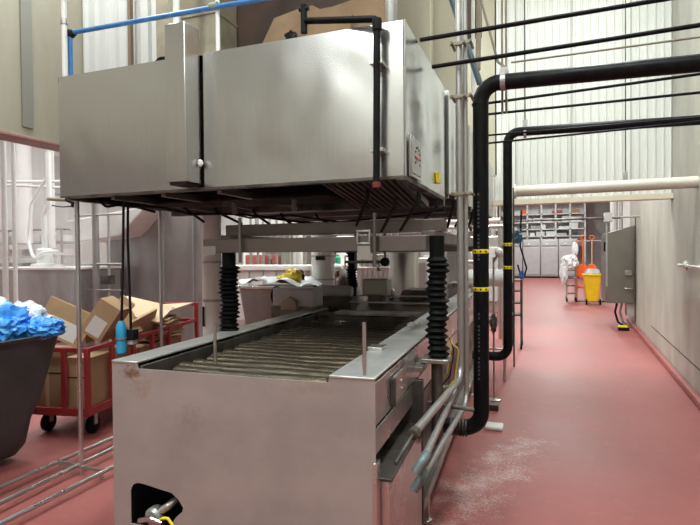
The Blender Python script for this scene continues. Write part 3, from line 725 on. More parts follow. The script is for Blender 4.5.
# horizontal black lines crossing to the right wall
cross = [((420, 40), (665, -1), 3.15, .013, 'topmost thin black pipe crossing above the aisle'),
         ((432, 67), (700, 25), 3.3, .013, 'thin black pipe crossing above the aisle, second from the top'),
         ((511, 62.5), (700, 37), 4.4, .008, 'slim tan line strung just under the second black pipe'),
         ((486, 103.5), (700, 74), 4.0, .010, 'thin black pipe directly below the thick black pipe'),
         ((486, 114.5), (700, 92.5), 4.3, .010, 'thin black pipe between the thick and the thinner black bends'),
         ((486, 135.5), (700, 117.5), 4.6, .008, 'thin black line running close along the thinner black bend'),
         ((486, 143.5), (700, 121.5), 4.75, .009, 'lowest thin black line crossing above the aisle')]
for i, (p, q, Y, r, lab) in enumerate(cross):
    a, b = at_y(*p, Y), at_y(*q, Y)
    d = (b-a); xe = rx(Y)-.002; b2 = a+d*((xe-a.x)/d.x)
    tag(done(G().tube([a, b2], r, 12), 'overhead_line', TANST if 'tan' in lab else BLACKP), lab, 'pipe')
# white pipe under the header
WY = 6.5
a = at_y(516, 191.5, WY); b = at_y(696, 182, WY)
CREAMP = mat('cream_pipe_paint', (.66, .62, .54), .45, 0, (.60, .56, .48), 3)
wp = thing('white_pipe', 'fat white pipe running level in front of the header wall', 'pipe', (a.x, WY, a.z))
part(G().tube([(a.x, WY, a.z), (rx(WY)-.002, WY, b.z+.0)], .064, 24), 'pipe_run', CREAMP, wp)
part(G().lathe([(.085, -.02), (.085, .0)], (a.x, WY, a.z), 24, 'X'), 'flange', INSUL, wp)
part(G().lathe([(.058, -.02), (.058, .02)], (at_y(626, 186, WY).x, WY, (a.z+b.z)/2), 24, 'X'), 'joint_ring', INSUL, wp)
# hanger rods
for i, (u, vb, Y, lab) in enumerate(((525, 130, 5.0, 'thin hanger rod carrying the thinner black bend'), (625.5, 180, 6.5, 'thin hanger rod carrying the white pipe'))):
    a = at_y(u, vb, Y); h = thing('hanger_rod', lab, 'rod', (a.x, Y, a.z))
    part(G().tube([a, V(a.x, Y, 6.2)], .006, 8), 'rod', DARKST, h)
    part(G().box(a.x-.02, a.x+.02, Y-.02, Y+.02, a.z-.02, a.z+.09), 'clevis', CONDUIT, h, bev=.004)
    part(G().lathe([(.058 if Y > 6 else .044, -.012), (.058 if Y > 6 else .044, .012)], (a.x, Y, a.z-(.06 if Y > 6 else .03)), 20, 'X'), 'clamp_ring', CONDUIT, h)
# tan posts rising by the bend
a = at_y(504, 70, 3.72)
tp_ = thing('hanger_post', 'twin tan hanger post clamping the thick black bend', 'post', (a.x, 3.72, 2.7))
for dx in (-.012, .014): part(G().tube([(a.x+dx, 3.72, 2.55), (a.x+dx, 3.72, 6.2)], .008, 10), 'rod', TANST, tp_)
part(G().lathe([(.058, -.016), (.058, .016)], (a.x, PY, zt), 24, 'X'), 'clamp_ring', CONDUIT, tp_)
part(G().box(a.x-.025, a.x+.025, 3.64, 3.74, zt+.04, zt+.11), 'clamp_block', CONDUIT, tp_, bev=.004)
wig([at_y(481, 0, 4.2)+(at_y(481, 0, 4.2)-at_y(498, 62, 4.2))*6.45, at_y(498, 62, 4.2), at_y(505, 67, 4.2)], .010, 'brace_rod', 'tan brace rod slanting down to the hanger post', 'rod', TANST)
wig([at_y(479, -8, 4.6), at_y(478, 70, 4.6)], .022, 'wall_conduit', 'tan vertical conduit behind the thick black bend', 'pipe', TANST, 12)
wig([at_y(473, -8, 4.7), at_y(473, 95, 4.7)], .016, 'wall_conduit', 'cream vertical conduit beside the brown panel', 'pipe', WHITEP, 12)
wig([at_y(480, 84, 3.9)+(at_y(451, -3, 3.9)-at_y(480, 84, 3.9))*5.2, at_y(480, 84, 3.9)], .022, 'brace_pipe', 'dark blue grey brace pipe slanting behind the conduits', 'pipe', mat('blue_grey_paint', (.045, .075, .09), .5))
# silver conduits
def cond(us, Y0, xs, zlow, yend, label):
    a = at_y(us, 200, Y0)
    root = thing('silver_conduit', label, 'pipe', (a.x, Y0, zlow))
    t = at_y(us-1, -5, Y0)
    return a, root, t
Yc = 3.35
a = at_y(459.8, 200, Yc); zl = at_y(462, 378, Yc).z
s1 = thing('silver_conduit', 'bright silver conduit dropping and bending forward, left of the pair', 'pipe', (a.x, Yc, zl))
e = at_z(414, 433, zl); 
part(G().tube([(a.x-.01, Yc, 6.2), (a.x, Yc, 2.0), (a.x, Yc, zl), (e.x, e.y, zl)], .020, 14, .10), 'conduit_run', CONDUIT, s1)
part(G().tube([(e.x, e.y+.03, zl), (e.x, e.y-.03, zl)], .024, 12), 'fitting', DARKST, s1)
part(G().tube([(e.x, e.y-.03, zl), (e.x-.01, e.y-.28, zl-.03)], .009, 8), 'rod', DARKST, s1)
print('COND', a, e)
a2 = at_y(465.5, 200, Yc+.05); zl2 = at_y(465, 405, Yc).z
s2 = thing('silver_conduit', 'bright silver conduit dropping lowest, right of the pair', 'pipe', (a2.x, Yc, zl2))
e = at_z(422, 477, zl2)
part(G().tube([(a2.x, Yc+.05, 6.2), (a2.x, Yc+.05, zl2), (e.x, e.y, zl2)], .0165, 14, .10), 'conduit_run', CONDUIT, s2)
FITM = mat('blue_grey_fitting', (.16, .20, .21), .5, .4)
part(G().tube([(e.x, e.y+.05, zl2), (e.x, e.y-.01, zl2), (e.x-.03, e.y-.03, zl2-.05)], .021, 12, .02), 'fitting', FITM, s2)
a3 = at_y(458, 388, Yc); e = at_z(424, 459, a3.z)
s3 = thing('silver_conduit', 'short silver conduit running beside the lower bend towards the front', 'pipe', (e.x, e.y, a3.z))
part(G().tube([(-.62, Yc-.02, a3.z), (a3.x-.01, Yc-.02, a3.z), (e.x, e.y, a3.z)], .0165, 14, .05), 'conduit_run', CONDUIT, s3)
part(G().tube([(e.x, e.y+.05, a3.z), (e.x, e.y-.01, a3.z), (e.x-.03, e.y-.03, a3.z-.05)], .021, 12, .02), 'fitting', FITM, s3)
for v, l in ((97, 'upper'), (194, 'lower'), (44, 'top')):
    c = at_y(463, v, Yc); cl = thing('pipe_clamp', l + 'most brass toned clamp holding the pair of silver conduits'.replace('most', 'most' if l != 'lower' else '', 1), 'clamp', c)
    cl['label'] = {'upper': 'brass toned clamp holding the silver conduits beside the hood top corner', 'lower': 'brass toned clamp holding the silver conduits beside the hood bottom', 'top': 'clamp on the silver conduits above the hood, crossed by the brace pipe'}[l]
    part(G().box(a.x-.055, a2.x+.045, Yc-.03, Yc-.018, c.z-.012, c.z+.012), 'strap', TANST, cl, bev=.003)
    for dx in (-.04, .035, .075): part(G().tube([(a.x+dx, Yc-.05, c.z), (a.x+dx, Yc+.09, c.z)], .009, 8), 'bolt', TANST, cl)
# horizontal dark strut and cables near the post
wig([at_y(428, 403, 3.1), at_y(474, 410, 3.1)], .012, 'strut_bar', 'short dark bar crossing behind the silver conduits', 'bar', DARKST)
for k, (uu, sag) in enumerate(((455, 8), (450, 4), (447, 1))):
    wig([at_y(447+k*2, 338, 3.15), at_y(uu+4, 350, 3.12), at_y(uu, 372+sag, 3.1), at_y(443-k*2, 383+sag, 3.1), at_y(436, 420, 3.1)], .004, 'signal_cable', 'thin yellow and black cable looping beside the bellows column', 'cable', YCABLE if k != 1 else BLACK, group='thin cables beside the right bellows')

# ================================================================== TOP OF HOOD
a = at_y(64, 75, 2.9)
wpst = thing('white_post', 'thin white post rising at the left end of the hood', 'post', (a.x, 2.95, HZ1))
xx = a.x
part(G().tube([(at_y(64.5, 40, 2.95).x, 2.95, HZ1-.0), (at_y(64.5, 40, 2.95).x, 2.95, 6.2)], .019, 14), 'post', WHITEP, wpst)
c = at_y(63, 22, 2.95); part(G().lathe([(.026, -.02), (.026, .02)], (at_y(64.5, 40, 2.95).x, 2.95, c.z), 14), 'coupling', CONDUIT, wpst)
blp = thing('blue_pipe', 'blue painted pipe sloping up over the hood with black elbow', 'pipe', at_y(70, 75, 3.0))
p0 = at_y(69.5, 76, 3.0); p1 = at_y(70, 33, 3.0); p2 = at_y(290, -6, 3.0)
part(G().tube([V(p1.x, 3, HZ1), V(p1.x, 3, p1.z), p1+(p2-p1)*1.2], .017, 14, .03), 'pipe_run', BLUEP, blp)
part(G().blob(p1+V(.01, 0, -.005), (.04, .03, .032), .25, 3), 'elbow', BLACK, blp)
c = at_y(214, 6, 3.0); part(G().lathe([(.024, -.03), (.024, .03)], c, 14, 'X'), 'coupling', mat('dull_green', (.2, .28, .22), .5), blp)
c = at_y(218, 40, 3.02)
tag(done(G().tube([(c.x, 3.02, HZ1), (c.x, 3.02, 6.2)], .015, 12), 'white_post', WHITEP), 'thin cream post beside the brown panel behind the blue pipe', 'post')
c = at_y(177, 20, 3.2); tag(done(G().tube([(c.x, 3.2, HZ1), (c.x, 3.2, 6.2)], .028, 14), 'white_post', WHITEP), 'thick white post just behind the box channel top', 'post')
c = at_y(127, 30, 4.8); tag(done(G().box(c.x-.02, c.x+.02, 4.83, 4.88, 2.7, 6.2), 'brown_post', mat('brown_paint', (.16, .11, .07), .6)), 'narrow brown post against the ribbed wall', 'post')
c = at_y(166, 54, 3.1)
mo = thing('pulley_wheel', 'black pulley wheel on the hood top left of the box channel', 'wheel', (c.x, 3.1, HZ1))
part(G().lathe([(.075, 0), (.085, .01), (.085, .04), (.075, .05)], (c.x, 3.05, HZ1+.085), 24, 'Y'), 'wheel', BLACKR, mo)
part(G().lathe([(.02, -.01), (.02, .06)], (c.x, 3.05, HZ1+.085), 12, 'Y'), 'hub', CONDUIT, mo)
# tan duct, brown rusty panel, kraft sheet above the hood
a, b = at_y(180, 0, 3.55), at_y(217, 0, 3.55)
du = thing('tan_duct', 'dusty tan sheet duct standing on the hood left of the brown panel', 'duct', ((a.x+b.x)/2, 3.7, HZ1))
part(G().box(a.x, b.x+.02, 3.5, 3.9, HZ1, 4.3), 'duct', TANST, du, bev=.01)
for zz in (3.05, 3.5): part(G().box(a.x-.01, b.x+.03, 3.49, 3.91, zz, zz+.02), 'seam', TANST, du)
part(G().tube([(at_y(198, 40, 3.4).x, 3.42, HZ1+.12), (at_y(216, 53, 3.4).x+.05, 3.3, HZ1+.01)], .018, 10), 'strap', BLACK, du)
a, b = at_y(219, 0, 3.8), at_y(392, 0, 3.8)
tag(done(G().box(a.x, b.x-.1, 3.8, 3.95, HZ1, 4.6), 'rusty_board', RUSTW, bev=.01), 'rust brown panel standing behind the hood top', 'panel')
c = at_y(470, 20, 6.5)
tag(done(G().box(c.x-.14, c.x+.14, 6.4, 6.5, at_y(466, 40, 6.5).z, 6.2), 'rusty_board', RUSTW), 'narrow rust brown panel between cream wall and ribbed wall', 'panel')
kp = [at_y(u, v, 3.5) for u, v in ((260, 48), (274, 18), (300, 8), (312, 5), (322, 10), (345, 2), (378, -10), (392, 10), (390, 40), (389, 75), (262, 75))]
tag(done(G().prism(kp, (0, .03, 0)), 'kraft_sheet', KRAFT, bev=.004), 'torn brown kraft paperboard standing behind the hood top', 'paperboard')
kq = [at_y(u, v, 3.45) for u, v in ((305, 12), (345, 4), (352, 14), (345, 80), (300, 80))]
tag(done(G().prism(kq, (0, .03, 0)), 'kraft_sheet', KRAFT), 'smaller torn kraft piece lying against the paperboard', 'paperboard')
# cream pillar behind the hood
a, b = at_y(385, 0, 4.6), at_y(432, 0, 4.6)
struct(G().box(a.x, a.x+.42, 4.55, 4.9, 2.88, 6.2), 'wall_block', CREAM)
struct(G().box(a.x+.42, at_y(462, 0, 4.75).x, 4.75, 4.9, 2.88, 6.2), 'wall_panel', CREAM)
c = at_y(399, 8, 3.4); tag(done(G().lathe([(.02, -.10), (.03, -.08), (.04, .25)], (c.x, 3.2, HZ1+.10), 14), 'vent_stub', CONDUIT), 'small silver vent stub on the hood top right corner', 'vent')

# ================================================================== TILT TRUCK WITH BAGS
tub = thing('tilt_truck', 'charcoal plastic waste tub with a flared rim at the left edge', 'tub', (-4.2, 2.6, 0))
def ringp(x0, x1, y0, y1, z, r=.1):
    out = []
    for cx, cy, a0 in ((x1-r, y0+r, -90), (x1-r, y1-r, 0), (x0+r, y1-r, 90), (x0+r, y0+r, 180)):
        for k in range(5):
            q = math.radians(a0+k*22.5); out.append(V(cx+r*math.cos(q), cy+r*math.sin(q), z))
    return out
rc = at_y(70, 331, 3.1); print('TUB', rc)
TX, TZ = rc.x, rc.z
levels = [(-1.3, -.33, 2.2, 2.95, .06, .12), (-1.3, -.26, 2.15, 2.98, .14, .14), (-1.3, -.22, 2.1, 3.0, .34, .14), (-1.3, -.15, 2.05, 3.02, .50, .12), (-1.35, -.03, 1.95, 3.07, TZ-.03, .1), (-1.37, .0, 1.93, 3.1, TZ-.02, .1), (-1.37, .01, 1.93, 3.11, TZ, .1)]
g = G(); rings = []
for (x0, x1, y0, y1, zz, r) in levels: rings.append([g.bm.verts.new(p) for p in ringp(TX+x0, TX+x1, y0, y1, zz, r)])
inner = [(-1.32, -.04, 1.98, 3.06, TZ, .1), (-1.28, -.10, 2.05, 3.0, TZ-.3, .1)]
for (x0, x1, y0, y1, zz, r) in inner: rings.append([g.bm.verts.new(p) for p in ringp(TX+x0, TX+x1, y0, y1, zz, r)])
for i in range(len(rings)-1):
    n = len(rings[i])
    for k in range(n): g.bm.faces.new((rings[i][k], rings[i][(k+1) % n], rings[i+1][(k+1) % n], rings[i+1][k]))
g.bm.faces.new(rings[0][::-1]); g.bm.faces.new(rings[-1])
part(g, 'tub_body', TUB, tub, smooth=40)
for yy in (2.3, 2.85):
    part(G().lathe([(.06, -.03), (.06, .03)], (TX-.6, yy, .06), 16, 'X'), 'wheel', BLACKR, tub)
def bag(name, label, m, u, v, Y, r, seed, amp=.35):
    c = at_y(u, v, Y); return tag(done(G().blob(c, r, amp, 2.6, 4, seed), name, m, smooth=25), label, 'bag')
bag('plastic_bag', 'crumpled blue plastic bag heaped in the middle of the waste tub', BLUEBAG, 6, 326, 2.8, (.16, .2, .14), 2, .38)
bag('plastic_bag', 'flatter blue plastic bag by the right rim of the waste tub', BLUEBAG, 44, 328, 2.92, (.16, .12, .075), 5, .35)
bag('plastic_bag', 'clear crumpled plastic bag bulging at the back of the waste tub', CLEARBAG, 26, 320, 3.0, (.20, .12, .14), 9, .3)
bag('plastic_bag', 'clear plastic bag at the left edge beside the blue bags', CLEARBAG, -12, 312, 2.9, (.15, .15, .12), 12, .3)

# ================================================================== RED CART WITH CARDBOARD
c0 = at_z(88, 411, .25); print('CART', c0)
e0 = at_z(194, 319, .80)
ang = math.atan2(e0.y-c0.y, e0.x-c0.x)-PI/2
cart = thing('stake_cart', 'red steel stake cart loaded with flattened cardboard', 'cart', (c0.x, c0.y, 0), ang)
CL, CW = 2.1, .62
dk = G().box(-CW, 0, 0, CL, .20, .24); lpart(dk, 'deck', REDP, cart)
for (x0, x1, y0, y1) in ((-CW, 0, -.015, .015), (-CW, 0, CL-.015, CL+.015), (-.015, .015, 0, CL), (-CW-.015, -CW+.015, 0, CL)):
    lpart(G().box(x0, x1, y0, y1, .20, .27), 'bottom_rail', REDP, cart, bev=.004)
    lpart(G().box(x0, x1, y0, y1, .76, .80), 'top_rail', REDP, cart, bev=.004)
for x, y in [(0, 0), (-CW, 0), (-CW*.36, 0), (0, CL), (-CW, CL), (0, .7), (0, 1.4), (-CW, .7), (-CW, 1.4), (0, .35), (0, 1.05)]:
    lpart(G().box(x-.02, x+.02, y-.02, y+.02, .20, 1.0 if y == CL else .80), 'stake', REDP, cart, bev=.003)
lpart(G().box(-CW, 0, CL-.015, CL+.015, .96, 1.0), 'handle_rail', REDP, cart, bev=.003)
for x, y in ((-.07, .16), (-CW+.1, .16), (-.07, CL-.2), (-CW+.1, CL-.2)):
    w = lpart(G().lathe([(.07, -.022), (.085, -.016), (.085, .016), (.07, .022)], (x, y, .085), 20, 'X'), 'wheel', BLACKR, cart)
    lpart(G().box(x-.035, x+.035, y-.02, y+.02, .085, .2), 'wheel_fork', CONDUIT, cart)
MC = chain(cart)
def cbox(name, label, m, size, loc, rot, extra=None):
    from mathutils import Euler
    M = MC @ Matrix.Translation(loc) @ Euler([math.radians(r) for r in rot]).to_matrix().to_4x4()
    sx, sy, sz = size
    o = thing(name, label, 'cardboard box' if sz > .08 else 'cardboard', M @ V(0, 0, -sz/2))
    b = part(G().box(-sx/2, sx/2, -sy/2, sy/2, -sz/2, sz/2, M), 'panel' if sz < .08 else 'carton', m, o, bev=.004)
    if extra == 'flap':
        part(G().box(-sx/2, sx/2, -sy/2-.004, -sy/2+.002, sz*.1, sz*.12, M), 'crease', NEARBLK, o)
        part(G().box(-sx*.06, sx*.06, -sy/2-.003, -sy/2, -sz/2, sz/2, M), 'tape', CARDL, o)
    if extra == 'print': part(G().box(-sx*.3, sx*.35, -sy/2-.004, -sy/2, -sz*.42, sz*.05, M), 'printed_side', CARDP, o)
    return o
cbox('cardboard_box', 'upright tan cardboard box in the near left end of the red cart', CARD, (.30, .30, .50), (-.45, .22, .50), (0, 0, 0), 'flap')
cbox('cardboard_box', 'brown cardboard box beside it at the near right end of the cart', CARD, (.24, .34, .46), (-.15, .24, .47), (0, 0, 3), 'flap')
cbox('cardboard_box', 'tilted cardboard box sticking up near the corner of the cart', CARD, (.22, .28, .36), (-.12, .45, 1.0), (0, 34, 12), 'print')
cbox('cardboard_box', 'tall brown cardboard box leaning at the middle of the cart', CARD, (.20, .26, .36), (-.16, .74, .93), (0, -28, 5), 'flap')
cbox('cardboard_sheet', 'large tan cardboard flap rising at the left of the cart', CARD, (.50, .02, .34), (-.44, .30, .98), (-14, 22, 0), 'print')
cbox('cardboard_sheet', 'pale cardboard sheet lying highest on the stack in the cart', CARDL, (.56, .50, .02), (-.26, 1.30, 1.00), (14, 14, 12))
cbox('cardboard_sheet', 'pale cardboard sheet further back on the stack in the cart', CARDL, (.52, .46, .02), (-.24, 1.72, .97), (6, -4, -8))
cbox('cardboard_box', 'small opened carton wedged between the tilted and leaning boxes in the cart', CARD, (.18, .20, .22), (-.34, .55, .90), (10, -18, 30), 'flap')
cbox('cardboard_sheet', 'narrow cardboard strip poking up behind the tilted box in the cart', CARDL, (.16, .015, .40), (-.10, .60, 1.02), (8, 40, 10))
cbox('cardboard_sheet', 'crushed brown cardboard leaning on the near side rail of the cart', CARD, (.03, .50, .30), (-.06, .95, .84), (10, 18, 4))
for i in range(7):
    cbox('cardboard_sheet', 'brown flattened cardboard in the layered stack inside the cart', CARD, (.56, .62-.02*i, .022), (-.29+.01*(i % 3), 1.45+.02*(i % 2), .68+.033*i), (0, 0, -6+i*4))['group'] = 'layered cardboard in the red cart'
cbox('cardboard_box', 'big brown carton deep in the middle of the cart', CARD, (.5, .9, .38), (-.3, 1.35, .45), (0, 0, 0), None)

# ================================================================== BEHIND THE CURTAIN
a = at_y(73, 270, 6.3); print('GREYCAB', a)
gc = thing('grey_tank_cabinet', 'large plain grey steel cabinet behind the plastic curtain', 'cabinet', (a.x-1, 6.6, 0))
part(G().box(a.x-1.9, a.x, 6.3, 7.3, .08, a.z), 'body', GREYT, gc, bev=.01)
part(G().box(a.x-1.92, a.x+.03, 6.27, 7.33, a.z, a.z+.04), 'top_plate', WHITEP, gc, bev=.006)
for x in (a.x-.1, a.x-1.8): part(G().box(x-.04, x+.04, 6.4, 6.5, 0, .1), 'foot', STEEL, gc)
zt_ = a.z+.04
c = at_y(45, 262, 6.7)
pv = thing('valve_unit', 'white round valve unit on top of the grey cabinet with curved hose', 'valve', (c.x, 6.7, zt_))
part(G().lathe([(.22, 0), (.22, .05), (.13, .06), (.13, .30), (.10, .32)], (c.x, 6.7, zt_), 28), 'body', WHITEPL, pv)
part(G().tube([(c.x, 6.7, zt_+.3), (c.x, 6.7, zt_+.9), (c.x+.12, 6.7, zt_+1.1), (c.x+.12, 6.7, 3.4)], .045, 16, .08), 'riser', WHITEPL, pv)
part(G().tube([(c.x+.12, 6.68, 3.0), (c.x-.28, 6.68, zt_+1.1), (c.x-.36, 6.68, zt_+.45), (c.x-.15, 6.6, zt_+.12), (c.x+.15, 6.55, zt_+.25), (c.x+.42, 6.6, zt_+.27)], .028, 12, .2), 'hose', WHITEPL, pv)
part(G().lathe([(.09, 0), (.09, .03), (.03, .04), (.03, .2), (.07, .21), (.07, .24)], (c.x+.33, 6.7, zt_), 18), 'valve_head', WHITEPL, pv)
# tall tank panels with sloping shoulder
a, b = at_y(128, 250, 7.4), at_y(162, 210, 7.4)
tk_ = thing('storage_tank', 'tall grey sloping shouldered tank behind the curtain, left of the white column', 'tank', (b.x, 7.8, 0))
ex = at_y(205, 210, 7.4).x
part(G().prism([(a.x-.5, 7.4, .1), (ex, 7.4, .1), (ex, 7.4, 3.4), (b.x+.3, 7.4, 3.4), (b.x, 7.4, 2.6), (a.x+.1, 7.4, 2.05), (a.x-.5, 7.4, 2.02)], (0, 1.2, 0)), 'shell', GREYT, tk_, bev=.02)
for xq in (b.x+.02, ex-.25): part(G().box(xq, xq+.03, 7.37, 7.4, .1, 2.9), 'seam_rib', GREYT, tk_)
for xq in (a.x-.4, ex-.15): part(G().box(xq, xq+.1, 7.45, 7.55, 0, .12), 'foot', STEEL, tk_)
pts = [at_y(u, v, 6.9) for u, v in ((66, 221), (146, 206), (120, 236), (76, 242))]
hp = done(G().prism(pts, (0, .7, 0)), 'feed_hopper', WHITEP, bev=.02); tag(hp, 'white angled hopper chute above the grey tank behind the curtain', 'hopper')
# stand for the hopper
hpst = thing('pipe_rack', 'upright grey pipe rack with valves between the cabinet and tank', 'rack', (-5.9, 6.0, 0))
for u, r in ((78, .03), (96, .055), (109, .02)):
    c = at_y(u, 260, 6.6); part(G().tube([(c.x, 6.6, 0), (c.x, 6.6, 2.6)], r, 12), 'upright', GREYP if r < .05 else GREYT, hpst)
c1_, c2_ = at_y(76, 290, 6.58), at_y(124, 290, 6.58)
for v in (264, 290, 215): 
    zz = at_y(96, v, 6.58).z; part(G().tube([(c1_.x, 6.58, zz), (c2_.x, 6.58, zz)], .018, 10), 'crossbar', CONDUIT, hpst)
zz = at_y(96, 284, 6.5).z
part(G().box(c2_.x-.35, c2_.x-.2, 6.45, 6.6, zz, zz+.14), 'valve_box', DARKST, hpst)
# pale posts and rails seen through the curtain
for u, lab in ((4, 'pale upright post nearest the left edge behind the curtain'), (14, 'thin pale upright post, second from the left edge behind the curtain')):
    c = at_y(u, 200, 5.6); tag(done(G().tube([(c.x, 5.6, 0), (c.x, 5.6, 4.2)], .04 if u == 4 else .03, 14), 'pale_post', WHITEP), lab, 'post')
for v0, v1, lab in ((182, 181, 'upper pale pipe running level behind the curtain'), (184, 190, 'lower pale pipe sloping slightly behind the curtain')):
    a, b = at_y(-20, v0, 7.2), at_y(120, v1, 7.2); tag(done(G().tube([a, b], .025, 12), 'pale_pipe', WHITEP), lab, 'pipe')
for u, Y, r, lab in ((24, 8.5, .16, 'fat pale duct rising behind the curtain at the far left'), (50, 9.0, .10, 'pale duct rising right of the fat one behind the curtain')):
    c = at_y(u, 200, Y); tag(done(G().tube([(c.x, Y, 1.9 if u==24 else 1.8), (c.x, Y, 6.2)], r, 18), 'riser_duct', WHITEP), lab, 'duct')
c = at_y(68, 175, 10); tag(done(G().box(c.x-.45, c.x+.45, 9.9, 10.3, c.z-.5, c.z+.5), 'wall_cabinet', GREYP, bev=.02), 'blue grey cabinet high behind the curtain beside the hood corner', 'cabinet')
# racks of shelves behind
def rack(u0, u1, Y, z0, z1, n, label, seed, dep=.5, name='equipment_rack', mm=CONDUIT):
    a, b = at_y(u0, 250, Y), at_y(u1, 250, Y); r = random.Random(seed)
    root = thing(name, label, 'rack', ((a.x+b.x)/2, Y, 0))
    for x in (a.x, b.x):
        for y in (Y, Y+dep): part(G().box(x-.02, x+.02, y-.02, y+.02, 0, z1), 'upright', mm, root)
    for k in range(n):
        zz = z0+(z1-z0)*k/max(1, n-1); part(G().box(a.x, b.x, Y, Y+dep, zz-.02, zz), 'shelf', mm, root)
    return a.x, b.x, root
x0, x1, _ = rack(-10, 62, 9.6, .9, 2.3, 5, 'tall rack of pale trays behind the grey cabinet', 3)
for k, (zz, m) in enumerate(((.92, CARDP), (1.27, GREYP), (1.62, CARDP), (1.97, WHITEP))):
    for j in range(4):
        xx = x0+.1+(x1-x0-.5)*j/3
        tag(done(G().box(xx, xx+.32, 9.62, 10.0, zz-.005+.01, zz+.17), 'tray', m, bev=.01), 'pale tray on the rack behind the grey cabinet', 'tray', 'trays on the rack behind the cabinet')

# ================================================================== MIDDLE BACKGROUND
c = at_y(212, 280, 4.1)
ic = thing('insulated_column', 'white wrapped insulated column left of the bellows', 'column', (c.x, 4.1, 0))
part(G().tube([(c.x, 4.1, .12), (c.x, 4.1, 2.05)], .088, 24), 'jacket', INSUL, ic)
part(G().tube([(c.x, 4.1, 0), (c.x, 4.1, .12)], .06, 20), 'base', STEEL, ic)
for v in (262, 300): part(G().lathe([(.092, -.012), (.092, .012)], (c.x, 4.1, at_y(212, v, 4.1).z), 24), 'clamp_band', CONDUIT, ic)
part(G().tube([(c.x-.02, 3.99, .95), (c.x-.02, 3.99, 1.13)], .01, 8), 'pin', BLACK, ic)
c = at_y(323, 270, 7.0)
ic2 = thing('insulated_column', 'wide white wrapped column standing behind the conveyor middle', 'column', (c.x, 7, 0))
part(G().tube([(c.x, 7, 0), (c.x, 7, 3.0)], .17, 28), 'jacket', INSUL, ic2)
part(G().lathe([(.176, -.012), (.176, .012)], (c.x, 7, at_y(323, 279, 7).z), 28), 'clamp_band', CONDUIT, ic2)
part(G().lathe([(.176, -.012), (.176, .012)], (c.x, 7, at_y(323, 256, 7).z), 28), 'clamp_band', CONDUIT, ic2)
part(G().box(c.x-.02, c.x+.10, 6.78, 6.85, at_y(323, 260, 7).z, at_y(323, 256, 7).z), 'valve', BLACK, ic2)
c = at_y(404, 270, 7.5)
ct = thing('steel_tank', 'upright cylindrical stainless tank seen between the two right bellows', 'tank', (c.x, 7.5, 0))
part(G().lathe([(.19, 0), (.215, .03), (.215, 1.58), (.20, 1.62), (.05, 1.66)], (c.x, 7.5, .05), 32), 'shell', BIGST, ct)
part(G().lathe([(.222, 0), (.222, .03)], (c.x, 7.5, 1.60), 32), 'lid_ring', STEEL, ct)
part(G().lathe([(.12, 0), (.12, .05)], (c.x, 7.5, 0), 20), 'base', STEEL, ct)
# stainless vat with draped film
a, b = at_y(239, 287, 6.0), at_y(292, 287, 6.0)
vt = thing('wheeled_vat', 'stainless wheeled vat reflecting red floor, left of the gear motor', 'vat', ((a.x+b.x)/2, 6.2, 0))
zq = a.z
part(G().hexa([(a.x+.10, 6.05, .45), (b.x-.02, 6.05, .45), (b.x-.02, 6.7, .45), (a.x+.10, 6.7, .45)], [(a.x, 6, zq), (b.x, 6, zq), (b.x, 6.8, zq), (a.x, 6.8, zq)]), 'basin', GREYT, vt, bev=.01)
part(G().box(a.x-.02, b.x+.02, 5.97, 6.02, zq-.02, zq+.02), 'rim', STEEL, vt, bev=.006)
for x in (a.x+.15, b.x-.08):
    for y in (6.1, 6.6): 
        part(G().tube([(x, y, .07), (x, y, .46)], .02, 10), 'leg', STEEL, vt); part(G().lathe([(.05, -.015), (.05, .015)], (x+.03, y, .05), 14, 'X'), 'caster', BLACKR, vt)
def film(x0, x1, y0, y1, z, amp, seed, droop=0.):
    def f(a_, b_):
        x = x0+(x1-x0)*a_; y = y0+(y1-y0)*b_
        return (x, y, z+amp*noise.noise(V(x*5+seed, y*5, 0))+amp*.6*noise.noise(V(x*13, y*13+seed, 0)) - droop*max(0, a_-.72)**1.0*3 - .0*b_)
    return G().grid(f, 30, 16)
tag(done(film(a.x-.03, b.x+.12, 5.98, 6.8, zq+.09, .06, 4, .09), 'plastic_film', SHEETM, smooth=60, solid=.004), 'white plastic film draped over the stainless vat', 'film')
# white table unit behind vat
a, b = at_y(205, 268, 7.6), at_y(310, 268, 7.6)
wt = thing('white_bench', 'long white panelled bench behind the stainless vat', 'bench', ((a.x+b.x)/2, 7.8, 0))
zz = at_y(250, 268, 7.6).z
part(G().box(a.x, b.x, 7.6, 8.3, zz-.04, zz+.04), 'bench_top', WHITEPL, wt, bev=.01)
part(G().box(a.x+.15, b.x-.5, 7.65, 8.2, .5, zz-.04), 'panel', WHITEP, wt)
for x in (a.x+.1, b.x-.1): part(G().box(x-.03, x+.03, 7.7, 7.76, 0, zz-.04), 'leg', STEEL, wt); 
for uu in (248, 262, 275): 
    xx = at_y(uu, 270, 7.6).x; part(G().box(xx-.008, xx+.008, 7.63, 7.65, .6, zz-.05), 'groove', GREYP, wt)
yb = at_y(283, 279, 6.3); yy_ = at_y(293, 276, 6.3)
tag(done(G().blob(yb, (.09, .08, .055), .4, 3, 3, 1), 'yellow_bag', YEL, smooth=30), 'crumpled yellow bag lower left in the yellow pair on the white film', 'bag')
tag(done(G().blob(yy_, (.13, .09, .10), .4, 3, 3, 6), 'yellow_bag', mat('yellow_film', (.80, .58, .03), .4, 0, (.6, .4, .03), 9), smooth=30), 'bigger crumpled yellow bag with a pale top on the white film', 'bag')
c = at_y(300, 277, 6.5); tag(done(G().blob(c, (.07, .06, .09), .4, 3, 3, 3), 'black_bag', BLACK, smooth=30), 'small black bag right of the yellow bags', 'bag')
